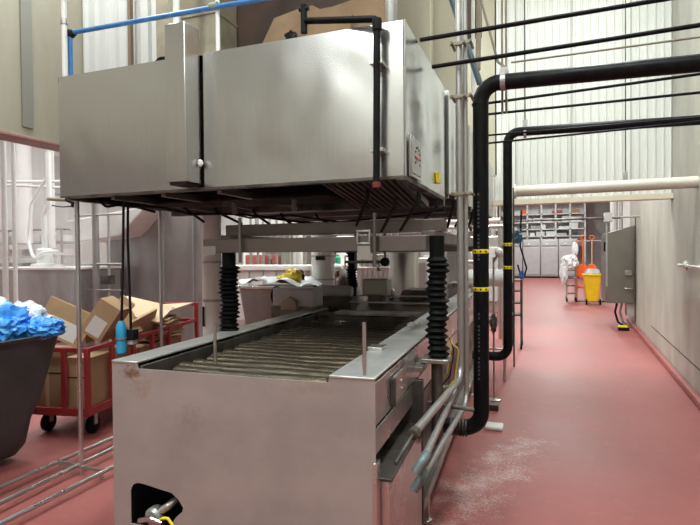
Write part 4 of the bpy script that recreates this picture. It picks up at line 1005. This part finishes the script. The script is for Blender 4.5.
for i, (u0, u1, v, Y, r, lab) in enumerate(((345, 388, 249.5+6, 8.6, .02, 'upper level steel pipe crossing behind the beige junction box'), (358, 400, 268, 8.6, .025, 'lower level steel pipe crossing behind the beige junction box'),
        (446, 475, 262, 8.8, .03, 'level steel pipe behind the silver conduits'), (244, 300, 266, 9.5, .03, 'level pipe behind the white bench'), (440, 503, 228, 9.5, .035, 'high level steel pipe behind the two black pipes'), (446, 500, 222, 10, .05, 'white level duct high behind the two black pipes'))):
    p, q = at_y(u0, v, Y), at_y(u1, v, Y); q.z = p.z
    t = thing('level_pipe', lab, 'pipe', p); part(G().tube([p, q], r, 12), 'pipe_run', WHITEP if 'white level' in lab else BIGST, t)
    for e_ in (p, q): part(G().tube([V(e_.x, Y, 0), V(e_.x, Y, p.z)], r*.8, 10), 'standpipe', BIGST, t)
    m_ = (p+q)/2; part(G().lathe([(r*2.2, -.02), (r*2.2, .02)], m_, 14, 'X'), 'flange', DARKST, t); part(G().tube([m_, m_+V(0, 0, .12)], .015, 8), 'valve_stem', DARKST, t); part(G().lathe([(.06, 0), (.06, .015)], m_+V(0, 0, .12), 14), 'handwheel', REDK if i == 1 else DARKST, t)
# background wall units, windows and vertical pipes far away
def farbox(u0, u1, v0, v1, Y, dep, name, m, label, cat, bev=.02, floor=False):
    a, b = at_y(u0, v0, Y), at_y(u1, v1, Y)
    return tag(done(G().box(a.x, b.x, Y, Y+dep, 0 if floor else b.z, a.z), name, m, bev=bev), label, cat)
def pipes(us, Y, z0, z1, r, m, label, group):
    for u in us:
        c = at_y(u, 260, Y); tag(done(G().tube([(c.x, Y, z0), (c.x, Y, z1)], r, 12), 'process_pipe', m), label, 'pipe', group)
pipes((361, 366, 371, 376, 388, 392, 396, 381, 385.5), 9.0, 0, 3.2, .045, BIGST, 'vertical bright steel process pipe left of the cylindrical tank', 'process pipes left of the tank')
pipes((251, 258, 263.5, 270, 277, 284, 290, 305), 10.5, 0, 3.6, .03, BIGST, 'slim vertical steel pipe in the row far behind the beam frame', 'slim pipes far behind the frame')
pipes((296, 300), 10.0, 0, 3.6, .06, WHITEP, 'white vertical pipe left of the wide white column', 'white pipes by the wide column')
farbox(245, 262, 255, 268, 12, .6, 'red_machine', mat('dull_red', (.35, .10, .08), .5), 'dull red machine cover far behind the white bench, left one', 'machine', floor=True)
farbox(264, 277, 255, 268, 12.2, .6, 'red_machine', mat('dull_red_b', (.32, .09, .08), .5), 'dull red machine cover far behind the white bench, right one', 'machine', floor=True)
farbox(281, 295, 250, 268, 12, .8, 'green_machine', mat('grey_green', (.20, .25, .20), .5), 'grey green machine cover behind the slim pipes', 'machine', floor=True)
farbox(336, 350, 236, 262, 11, .5, 'wall_board', WHITEP, 'pale board hanging behind the rear bellows', 'board', floor=True)
a = at_y(338, 262, 10.4); tag(done(G().lathe([(.05, 0), (.06, .02), (.06, .14), (.03, .17), (.03, .2)], (a.x, 10.4, at_y(338,264,10.4).z), 16), 'green_bottle', GREEN), 'small green bottle on the shelf above the worker', 'bottle')
sh = at_y(336, 264.5, 10.4); sh2 = at_y(352, 264.5, 10.4)
tag(done(G().box(sh.x-.1, sh2.x+.2, 10.3, 11.0, sh.z-.03, sh.z), 'wall_shelf', WHITEP), 'thin white shelf behind the rear bellows holding the green bottle', 'shelf')
# far windows strip above
for i, (u0, u1) in enumerate(((232, 240), (242, 254), (256, 268), (270, 284), (288, 300), (303, 318))):
    a, b = at_y(u0, 205, 16), at_y(u1, 229, 16)
    w = G().box(a.x, b.x, 16, 16.1, b.z, a.z)
    m = bpy.data.materials.get('bright_panel') or mat('bright_panel', (.82, .83, .82), .4)
    tag(done(w, 'light_panel', m, bev=.01), 'white panel in the row high behind the hood and beams', 'panel', 'white panels in the high far row')
struct(G().box(-14, -1.2, 16.1, 16.25, 2.25, 6.2), 'wall_partition', FARW)
# other mid right equipment between machine and aisle
for i, (u0, u1, v0, Y, m, lab, cat) in enumerate((
        (414, 428, 258, 8.5, WHITEP, 'white topped locker behind the right bellows', 'cabinet'),
        (446, 458, 250, 8.0, GREYP, 'grey machine cabinet left of the silver conduits', 'cabinet'),
        (446, 476, 283, 7.2, STEEL, 'low stainless machine end beside the silver conduits', 'machine'),)):
    a, b = at_y(u0, v0, Y), at_y(u1, v0, Y)
    root = thing('equipment_cabinet', lab, cat, ((a.x+b.x)/2, Y, 0))
    part(G().box(a.x, b.x, Y, Y+.5, .05, a.z), 'body', m, root, bev=.02)
    part(G().box(a.x+.04, b.x-.04, Y-.015, Y, .2, a.z-.08), 'door', mat('cab_door%d' % i, (.42, .38, .36), .5), root, bev=.006)
    part(G().box(a.x+.03, b.x-.03, Y+.02, Y+.4, 0, .05), 'plinth', NEARBLK, root)
# white rounded blower + stand between the black pipes
a, b = at_y(486, 270, 6.6), at_y(504, 286, 6.6)
bl = thing('white_vessel', 'white rounded vessel lying on a steel stand between the two black pipes', 'vessel', ((a.x+b.x)/2, 6.7, 0))
part(G().lathe([(.02, -.42), (.10, -.38), (.11, -.1), (.11, .1), (.06, .16)], ((a.x+b.x)/2, 6.7, (a.z+b.z)/2), 24, 'X'), 'shell', WHITEPL, bl)
for x in (a.x-.18, b.x): part(G().tube([(x, 6.7, 0), (x, 6.7, b.z+.03)], .018, 10), 'leg', STEEL, bl)
for zz in (.28, .40): part(G().tube([(a.x-.18, 6.7, zz), (b.x, 6.7, zz)], .014, 10), 'stretcher', STEEL, bl)
sx = at_y(493.5, 262, 5.8).x
sp = thing('spray_stand', 'thin steel stand with valve cluster and slanting arm between the two black pipes', 'stand', (sx, 5.8, 0))
part(G().tube([(sx, 5.8, .02), (sx, 5.8, 1.55)], .011, 12), 'upright', STEEL, sp)
part(G().lathe([(.07, 0), (.07, .015), (.015, .025)], (sx, 5.8, 0), 18), 'base_plate', STEEL, sp)
part(G().tube([(sx, 5.8, 1.5), at_y(505, 243, 5.8)], .014, 10), 'arm', STEEL, sp)
c = at_y(493.5, 323, 5.78)
part(G().blob((sx, 5.78, c.z), (.032, .03, .10), .5, 5), 'valve_cluster', DARKST, sp)
c = at_y(499, 252, 5.8); part(G().blob(c, (.045, .04, .05), .15, 2), 'white_jug', WHITEPL, sp)
tag(done(G().box(at_y(483, 372, 5.4).x, at_y(498, 372, 5.4).x, 5.4, 5.5, .0, .06), 'floor_block', DARKST), 'dark block on the floor right of the thick black pipe', 'block')
tag(done(G().box(at_y(486, 380, 4.9).x, at_y(503, 380, 4.9).x, 4.8, 4.95, 0, .035), 'floor_plate', WHITEP, bev=.01), 'small white plate lying on the floor beside the thick black pipe', 'plate')
# rolling cart beyond the thinner pipe
a, b = at_y(511, 275, 9.0), at_y(521, 275, 9.0)
rc_ = thing('hose_trolley', 'dark wheeled trolley with hoses just right of the thinner black pipe', 'trolley', ((a.x+b.x)/2, 9.1, 0))
for x in (a.x, b.x):
    for y in (9.0, 9.4):
        part(G().tube([(x, y, .1), (x, y, 1.15)], .014, 8), 'upright', DARKST, rc_); part(G().lathe([(.05, -.015), (.05, .015)], (x, y, .05), 12, 'X'), 'wheel', BLACKR, rc_)
for zz in (.55, .75, .95, 1.12): part(G().box(a.x, b.x, 9.0, 9.4, zz, zz+.02), 'shelf', DARKST, rc_)
c = at_y(515, 235, 9.0)
part(G().tube([(c.x-.04, 9.0, 1.1), (c.x-.04, 9, 2.35)], .03, 12), 'post', WHITEP, rc_)
part(G().tube([(c.x-.1, 9.0, 1.1), (c.x-.1, 9, 2.35)], .015, 12), 'post', WHITEP, rc_)
part(G().tube([(c.x+.10, 9.0, 2.3), (c.x+.08, 9.0, 1.7), (c.x+.18, 8.98, 1.35), (c.x+.12, 8.98, 1.1), (c.x+.04, 8.98, 1.4)], .014, 10, .08), 'hose', BLACK, rc_)
c = at_y(517, 237, 8.9); part(G().blob((c.x, 8.93, c.z), (.08, .05, .10), .5, 4), 'blue_valve_cover', mat('teal_blue', (.02, .09, .15), .5), rc_)
c = at_y(523, 275, 8.9); part(G().blob((c.x-.02, 8.93, c.z), (.04, .035, .07), .5, 4), 'blue_nozzle', mat('deep_blue', (.02, .15, .4), .4), rc_)
a = at_y(513, 192, 7.9)
wig([V(a.x+.02, 7.6, 2.5), V(a.x+.02, 7.6, 0)], .012, 'thin_pipe', 'thin dark vertical pipe right of the thinner black pipe', 'pipe', DARKST)
# long conduit across, junction box on wall
JY = 11.6
a, b = at_y(516, 221, JY), at_y(604, 218, JY)
wig([a, b, V(b.x+.3, JY, b.z)], .022, 'cross_conduit', 'grey conduit crossing the corridor end to the small junction box', 'pipe', DARKST)
a, b = at_y(604, 213, JY), at_y(612, 222, JY)
jb = thing('junction_box', 'small grey junction box above the big steel wall box', 'box', ((a.x+b.x)/2, JY, b.z))
part(G().box(a.x, b.x, JY-.08, JY+.08, b.z, a.z), 'housing', GREYP, jb, bev=.01)
part(G().tube([(a.x+.05, JY, b.z), (a.x+.05, JY, .9)], .02, 10), 'drop_conduit', CONDUIT, jb)
part(G().tube([(b.x, JY, (a.z+b.z)/2), (rx(JY)-.002, JY, (a.z+b.z)/2)], .02, 10), 'side_conduit', CONDUIT, jb)
# vertical conduits at the wall end
for i, u in enumerate((616, 621)):
    c = at_y(u, 210, 12.2); tag(done(G().tube([(c.x, 12.2, 1.6), (c.x, 12.2, 6.2)], .035, 12), 'wall_conduit', CONDUIT), 'vertical grey conduit above the big steel wall box', 'pipe', 'conduits above the steel wall box')
# big electrical box on the right wall
EYN = 12.1
xw = rx(EYN)
l = at_y(607, 303, EYN); t_ = at_y(632, 225, EYN); tl = at_y(607, 233, EYN)
eb = thing('electrical_box', 'big dull steel electrical box with a sloped top on the right wall', 'box', (xw-.2, EYN, l.z))
part(G().prism([(l.x, EYN, l.z), (xw-.03, EYN, l.z), (xw-.03, EYN, t_.z), (l.x, EYN, tl.z)], (0, .95, 0)), 'housing', EBOX, eb, bev=.01)
part(G().box(l.x-.015, l.x, EYN+.03, EYN+.92, l.z+.03, tl.z-.03), 'door', EBOX, eb, bev=.004)
part(G().box(l.x-.05, l.x-.0, EYN+.1, EYN+.16, (l.z+tl.z)/2+.35, (l.z+tl.z)/2+.55), 'latch', BLACK, eb)
for v in (273, 287): 
    c = at_y(629, v, EYN); part(G().box(c.x-.08, c.x+.06, EYN-.04, EYN, c.z-.05, c.z+.05 if v == 273 else c.z-.02), 'bracket', WORN, eb, bev=.01)
for k, uu in enumerate((617, 622)):
    c = at_y(uu, 304, EYN+.2)
    part(G().tube([c+V(0, 0, .02), at_y(uu-2, 312, EYN+.2), at_y(uu+1, 322, EYN+.2), at_y(uu+7, 326, EYN+.2)], .022, 10, .06), 'flex_conduit', BLACK if k == 0 else CONDUIT, eb)
part(G().box(xw-.16, xw-.03, EYN+.05, EYN+.4, .25, l.z), 'wireway', GREYP, eb)
part(G().tube([(xw-.03, EYN-.08, .15), (xw-.03, EYN-.08, 2.3)], .012, 8), 'edge_rod', DARKST, eb)
c = at_z(624, 331, .0)
wb = thing('wheel_chock', 'yellow and black block on the floor against the right wall', 'block', (c.x, c.y, 0))
part(G().box(c.x-.10, c.x+.10, c.y, c.y+.12, .0, .07), 'block', BLACK, wb, bev=.01)
part(G().box(c.x-.10, c.x+.07, c.y-.01, c.y+.11, .07, .10), 'stripe', YEL, wb, bev=.005)
# grab rail in the right foreground
c = at_y(683, 264, 5.9); print('RAIL', c)
gy = None
# find wall point at that pixel
for k in range(200):
    Y = 4+k*.05; p = at_y(688, 265, Y)
    if p.x >= rx(Y): break
hr = thing('grab_rail', 'round steel wall flange with a rail leading to the right edge', 'rail', p)
dirw = V(.0503, 1, 0).normalized()
f0 = V(rx(p.y), p.y, p.z)
part(G().lathe([(.055, 0), (.055, .012), (.03, .03)], (0, 0, 0), 24, 'X'), 'flange', STEEL, hr, world=False) if False else None
gg = G().lathe([(.03, -.045), (.055, -.015), (.055, 0)], f0, 24, 'X'); part(gg, 'flange', WORN, hr)
part(G().tube([f0+V(.01, 0, 0), f0+V(-.09, 0, 0), f0+V(-.09-.05*1.6, -1.6, 0)+V(0, 0, .0)], .018, 14, .03), 'rail', STEEL, hr)
# seam on the wall lower band
struct(G().prism([(rx(3)-.004, 3, .34), (rx(10)-.004, 10, .34), (rx(10), 10, .34), (rx(3), 3, .34)], (0, 0, .008)), 'trim_9', NEARBLK)

# ---- tools, bin, bag at end of corridor
TY = 15.5
c = at_y(593, 304, 15.3); c = at_z(593, 305, 0)
BY = c.y; print('BIN', c)
a, b = at_y(584, 275, BY), at_y(601, 275, BY)
bn = thing('waste_bin', 'yellow rolling waste bin with grey lid at the end of the corridor', 'bin', (c.x, BY, 0))
w0 = (b.x-a.x)
part(G().hexa([(a.x+.07, BY, .09), (b.x-.07, BY, .09), (b.x-.07, BY+.4, .09), (a.x+.07, BY+.4, .09)], [(a.x, BY-.06, .90), (b.x, BY-.06, .90), (b.x, BY+.5, .90), (a.x, BY+.5, .90)]), 'bin_body', YELB, bn, bev=.03)
part(G().box(a.x-.03, b.x+.03, BY-.09, BY+.53, .88, .93), 'bin_rim', YELB, bn, bev=.015)
part(G().hexa([(a.x, BY-.06, .93), (b.x, BY-.06, .93), (b.x, BY+.5, .93), (a.x, BY+.5, .93)], [(a.x+.1, BY+.05, 1.08), (b.x-.05, BY+.05, 1.08), (b.x-.05, BY+.45, 1.08), (a.x+.1, BY+.45, 1.08)]), 'lid', GREYT, bn, bev=.02)
for x in (a.x+.07, b.x-.02): part(G().lathe([(.06, -.025), (.09, -.02), (.09, .02), (.06, .025)], (x, BY+.05, .09), 16, 'X'), 'wheel', BLACKR, bn)
# shovel stand and shovels
SY = BY+1.2
a, b = at_y(577, 240, SY), at_y(598, 240, SY)
st = thing('tool_stand', 'orange framed tool stand behind the yellow bin', 'stand', ((a.x+b.x)/2, SY, 0))
for x in (a.x, b.x+.25): part(G().tube([(x, SY, .0), (x, SY, 2.0)], .02, 10), 'upright', ORANGE if x == a.x else REDK, st)
part(G().tube([(a.x, SY, 1.95), (b.x+.25, SY, 1.95)], .018, 10), 'top_bar', CONDUIT, st)
part(G().box(a.x, a.x+.3, SY-.05, SY+.05, .42, .5), 'lower_shelf', ORANGE, st)
part(G().box(a.x-.05, b.x+.3, SY-.2, SY+.2, 0, .04), 'base', DARKST, st)
def shovel(x, Y, z, lab):
    s = thing('orange_shovel', lab, 'shovel', (x, Y, z))
    g = G(); pts = []
    for (px, pz) in ((-.13, 0), (-.16, .12), (-.15, .3), (-.08, .40), (0, .43), (.08, .40), (.15, .3), (.16, .12), (.13, 0), (0, -.04)): pts.append((x+px, Y, z+pz))
    part(g.prism(pts, (0, .02, 0)), 'blade', ORANGE, s, bev=.008)
    part(G().tube([(x, Y, z+.4), (x, Y, z+1.18)], .018, 10), 'shaft', ORANGE if 'left' in lab else CARDL, s)
    part(G().tube([(x-.0, Y, z+1.16), (x-.07, Y, z+1.26), (x-.07, Y, z+1.32), (x+.07, Y, z+1.32), (x+.07, Y, z+1.26), (x, Y, z+1.16)], .014, 8), 'grip', ORANGE, s)
for k, (u, lab) in enumerate(((583, 'orange shovel hanging on the left of the tool stand'), (592, 'orange shovel hanging on the right of the tool stand'))):
    p = at_y(u, 277, SY-.1); shovel(p.x, SY-.08, p.z, lab)
# wire trolley with white bag
a, b = at_y(567, 285, BY+.9), at_y(576, 285, BY+.9)
wtly = thing('wire_trolley', 'small wire trolley carrying a white bag left of the shovels', 'trolley', ((a.x+b.x)/2, BY+.9, 0))
for x in (a.x, b.x):
    for y in (BY+.9, BY+1.3):
        part(G().tube([(x, y, .08), (x, y, 1.25)], .016, 8), 'upright', CONDUIT, wtly); part(G().lathe([(.07, -.02), (.07, .02)], (x, y, .07), 12, 'X'), 'wheel', BLACKR, wtly)
for zz in (.25, .5, .75, 1.0): part(G().box(a.x, b.x, BY+.9, BY+1.3, zz, zz+.03), 'shelf', DARKST, wtly)
wbg = G()
c = at_y(570, 262, BY+.75); wbg.blob(c, (.24, .12, .22), .45, 3, 3, 2)
c = at_y(563.5, 273, BY+.72); wbg.blob(c, (.12, .08, .34), .45, 3, 3, 4)
tag(done(wbg, 'white_bag', SHEETM, smooth=30), 'white plastic bag hanging off the wire trolley', 'bag')
c = at_y(575, 249, BY+1.1); tag(done(G().blob((c.x, BY+1.1, c.z), (.10, .10, .22), .3, 3), 'white_bag', WHITEPL), 'rolled white bag standing on top of the wire trolley', 'bag')
# far lockers
FYY = 34.5
zt3 = at_y(550, 239, FYY).z; print('LOCK', zt3, at_y(550, 277, FYY).z)
us = (504, 522.5, 540.5, 558.5, 578)
for k in range(4):
    a, b = at_y(us[k], 250, FYY), at_y(us[k+1], 250, FYY)
    lab = ['grey cabinet at the far end, leftmost of four beside the thinner black pipe', 'grey cabinet at the far end, second from the left', 'grey cabinet at the far end, third from the left', 'grey cabinet at the far end, rightmost behind the white bag'][k]
    lk = thing('storage_cabinet', lab, 'cabinet', ((a.x+b.x)/2, FYY+.4, 0))
    part(G().box(a.x+.02, b.x-.02, FYY, FYY+.8, .1, zt3), 'body', GREYP, lk, bev=.02)
    d = part(G().box(a.x+.08, b.x-.08, FYY-.04, FYY, .2, zt3-.5), 'door', GREYP, lk, bev=.02)
    part(G().box(a.x+.08, b.x-.08, FYY-.04, FYY, zt3-.42, zt3-.08), 'drawer', GREYP, lk, bev=.02)
    xm = (a.x+b.x)/2
    part(G().lathe([(.05, -.05), (.05, 0)], (xm-.15, FYY-.04, zt3-.3), 12, 'Y'), 'knob', WHITEPL, d)
    part(G().box(a.x+.05, b.x-.05, FYY+.03, FYY+.75, 0, .1), 'plinth', NEARBLK, lk)
# shelf rack above/behind lockers with stock
RY = 36.5
a, b = at_y(500, 230, RY), at_y(585, 230, RY)
rk = thing('stock_rack', 'tall pale rack full of stock behind the far grey cabinets', 'rack', ((a.x+b.x)/2, RY+.4, 0))
zl_ = [at_y(540, v, RY).z for v in (236, 229, 222, 214, 203)]
n = 6
for k in range(n+1):
    x = a.x+(b.x-a.x)*k/n; part(G().box(x-.05, x+.05, RY, RY+.1, 0, 5.4), 'upright', WHITEP, rk)
for zz in zl_: part(G().box(a.x, b.x, RY, RY+1, zz-.06, zz), 'shelf', WHITEP, rk)
part(G().box(a.x, b.x, RY+1.0, RY+1.05, 2.0, 5.4), 'back_panel', WHITEP, rk)
rr = random.Random(11)
cols = [CARD, WHITEP, GREYP, DARKST, GREEN, ORANGE, GREYT, CARDP, REDP, WHITEPL]
cnt = 0
for zi in range(4):
    x = a.x+.15
    while x < b.x-.5:
        w = rr.uniform(.25, .7); h = rr.uniform(.15, .38)
        if rr.random() < .8:
            m = cols[rr.randrange(len(cols))] if zi == 3 else cols[[1, 2, 6, 7, 3, 9][rr.randrange(6)]]
            tag(done(G().box(x, x+w, RY+.05, RY+.6, zl_[zi]+.001, zl_[zi]+h), 'stock_box', m), 'stock box on the tall rack behind the far grey cabinets', 'box', 'stock on the far tall rack'); cnt += 1
        x += w+.08
# beyond equipment fill: row of machines along the line (left of aisle, far)
for k, (u0, u1, v0, Y, m, lab) in enumerate((
        (420, 445, 246, 14, GREYT, 'grey process machine far behind the right bellows'),
        (446, 470, 240, 13, BIGST, 'bright stainless machine far behind the silver conduits'),
        (470, 503, 236, 12, BIGST, 'bright stainless machine far behind the thick black pipe'),
        (345, 384, 255, 13, GREYT, 'grey process machine far behind the beige junction box'),
        (205, 245, 250, 13, WHITEP, 'pale process machine far behind the left bellows'))):
    a, b = at_y(u0, v0, Y), at_y(u1, v0, Y)
    root = thing('process_machine', lab, 'machine', ((a.x+b.x)/2, Y, 0))
    part(G().box(a.x, b.x, Y, Y+1.2, .25, a.z), 'body', m, root, bev=.04)
    part(G().box(a.x+.1, b.x-.1, Y-.04, Y, .5, a.z-.25), 'access_panel', GREYP, root, bev=.02)
    part(G().lathe([(.16, 0), (.16, .35), (.05, .42)], ((a.x*2+b.x)/3, Y+.5, a.z), 16), 'dome', BIGST, root)
    part(G().tube([((a.x+2*b.x)/3, Y+.4, a.z), ((a.x+2*b.x)/3, Y+.4, a.z+1.6)], .06, 12), 'riser', BIGST, root)
    for x in (a.x+.1, b.x-.1): part(G().box(x-.05, x+.05, Y+.1, Y+.2, 0, .25), 'leg', STEEL, root)
h3 = thing('exhaust_hood', 'third ribbed exhaust hood glimpsed between the two black pipes', 'hood', (-1.9, 6.5, 2.08))
def side3(a, b):
    y = 6.5+1.4*a; z = 2.1+.7*b; return (-.64+.02*math.sin(y*26)*min(1, 6*min(a, 1-a)), y, z)
part(G().grid(side3, 60, 4), 'side_sheet', HOODM, h3, smooth=80)
part(G().box(-3.18, -.66, 6.5, 6.51, 2.1, 2.8), 'front_sheet', HOODM, h3)
part(G().box(-3.18, -.66, 7.88, 7.9, 2.1, 2.8), 'back_sheet', HOODM, h3)
part(G().box(-3.18, -.66, 6.5, 7.9, 2.79, 2.8), 'top_sheet', HOODM, h3)

# ================================================================== WORKER (bending, white cap)
def person():
    Y = 7.6; p = at_y(338, 272, Y); hd = V(p.x, Y, p.z)
    root = thing('person', 'person in white cap and dark clothing bending over behind the conveyor', 'person', (p.x+.2, Y, 0))
    me = bpy.data.meshes.new('body')
    px = hd.x+.32
    J = {'pel': (px, Y, .92), 'wai': (px-.08, Y, 1.06), 'che': (px-.2, Y, 1.24), 'nec': (px-.27, Y, 1.33), 'hea': (hd.x+.0, Y, hd.z-.03), 'top': (hd.x-.03, Y, hd.z+.07),
         'sl': (px-.18, Y-.17, 1.24), 'el': (px-.28, Y-.24, 1.0), 'wl': (px-.46, Y-.2, .88), 'sr': (px-.18, Y+.17, 1.24), 'er': (px-.28, Y+.24, 1.0), 'wr': (px-.46, Y+.2, .88),
         'hl': (px, Y-.1, .88), 'kl': (px-.03, Y-.11, .48), 'al': (px, Y-.11, .08), 'fl': (px-.16, Y-.11, .04), 'hr': (px, Y+.1, .88), 'kr': (px-.03, Y+.11, .48), 'ar': (px, Y+.11, .08), 'fr': (px-.16, Y+.11, .04)}
    Rr = {'pel': .14, 'wai': .125, 'che': .15, 'nec': .055, 'hea': .09, 'top': .085, 'sl': .065, 'el': .045, 'wl': .03, 'sr': .065, 'er': .045, 'wr': .03, 'hl': .095, 'kl': .06, 'al': .045, 'fl': .035, 'hr': .095, 'kr': .06, 'ar': .045, 'fr': .035}
    E = [('pel', 'wai'), ('wai', 'che'), ('che', 'nec'), ('nec', 'hea'), ('hea', 'top'), ('che', 'sl'), ('sl', 'el'), ('el', 'wl'), ('che', 'sr'), ('sr', 'er'), ('er', 'wr'), ('pel', 'hl'), ('hl', 'kl'), ('kl', 'al'), ('al', 'fl'), ('pel', 'hr'), ('hr', 'kr'), ('kr', 'ar'), ('ar', 'fr')]
    names = list(J); L0 = Vector(root.location)
    me.from_pydata([Vector(J[n])-L0 for n in names], [(names.index(a), names.index(b)) for a, b in E], [])
    o = bpy.data.objects.new('body', me); C.objects.link(o); o.parent = root
    sk = o.modifiers.new('skin', 'SKIN'); sk.use_smooth_shade = True
    sv = me.skin_vertices[0].data
    for i, n in enumerate(names): sv[i].radius = (Rr[n], Rr[n])
    sv[0].use_root = True
    ss = o.modifiers.new('sub', 'SUBSURF'); ss.levels = 2; ss.render_levels = 2
    me.materials.append(COAT)
    h = hd
    part(G().blob((h.x-.045, Y, h.z-.01), (.075, .072, .10), .03, 2), 'face', SKIN, root)
    part(G().blob((h.x-.02, Y, h.z+.055), (.10, .095, .075), .08, 3), 'cap', WHITEPL, root)
    part(G().blob((h.x-.125, Y, h.z-.02), (.018, .014, .022), .03, 2, 2), 'nose', SKIN, root)
    for s in (-1, 1):
        part(G().blob((h.x-.112, Y+s*.03, h.z+.005), (.012, .012, .010), 0, 2, 2), 'eye', BLACK, root)
        part(G().blob((h.x-.0, Y+s*.078, h.z-.01), (.02, .012, .03), .05, 2, 2), 'ear', SKIN, root)
        wx, wy = px-.46, Y+s*.2
        hnd = part(G().blob((wx-.05, wy, .86), (.05, .035, .018), .04, 2), 'hand', SKIN, root)
        for k in range(4):
            yy = wy+(-.026+.0175*k); L = (.07, .08, .075, .055)[k]
            part(G().tube([(wx-.07, yy, .862), (wx-.09-L*.4, yy, .858), (wx-.09-L*.75, yy, .835)], [.009, .0085, .007], 8), 'finger', SKIN, hnd)
        part(G().tube([(wx-.02, wy-s*.03, .86), (wx-.06, wy-s*.06, .85), (wx-.085, wy-s*.062, .84)], [.011, .010, .008], 8), 'thumb', SKIN, hnd)
person()

# ================================================================== CEILING LAMPS (UNSEEN, SOME ADDED) + LIGHT
def lamp(x, y, w, l, power, label, rot=0):
    root = thing('unseen_lamp', label, 'lamp', (x, y, 6.05), rot, 'ceiling lamps')
    lpart(G().box(-w/2, w/2, -l/2, l/2, .04, .13), 'housing', WHITEP, root, bev=.01)
    lpart(G().box(-w/2+.03, w/2-.03, -l/2+.03, l/2-.03, .02, .04), 'diffuser', LAMPG, root)
    ld = bpy.data.lights.new('lamp_light', 'AREA'); ld.shape = 'RECTANGLE'; ld.size = w; ld.size_y = l; ld.energy = power; ld.color = (.92, 1, .965)
    lo = bpy.data.objects.new('lamp_light', ld); C.objects.link(lo); lo.parent = root; lo.location = (0, 0, 0)
lab = 'unseen white strip lamp placed high under the ceiling for light'
for (x, y, p) in ((.6, 1.2, 330), (.6, 5.4, 380), (-2.4, .6, 260), (-2.4, 5.9, 260), (.6, 10.5, 330), (.6, 15.5, 420), (.6, 21, 500), (.6, 26, 700), (.6, 32, 900), (-4, 10.5, 380), (-7.5, 6.5, 250), (-7.5, 2.2, 200), (-10.5, 10.5, 420), (-6, 14, 520), (-2.6, -2.6, 430), (.2, -1.2, 150), (-11.5, 4.5, 550), (-9, 5, 150), (-5, 8, 600), (-1.2, 9.5, 650), (-4.35, 2.9, 150), (-4.4, 4.3, 160), (-3.5, 20, 420), (-3.5, 27, 600), (3.6, 17, 250)):  # all out of view; rear and left ones added to brighten hood, cart, column
    lamp(x, y, .5, 1.4, p*.46, lab)
w = bpy.data.worlds.new('world'); S.world = w; w.use_nodes = True
w.node_tree.nodes['Background'].inputs[0].default_value = (.80, .82, .84, 1); w.node_tree.nodes['Background'].inputs[1].default_value = .10

S.view_settings.view_transform = 'Standard'; S.view_settings.look = 'None'; S.view_settings.gamma = 1; S.view_settings.use_curve_mapping = False
S.view_settings.exposure = -0.22
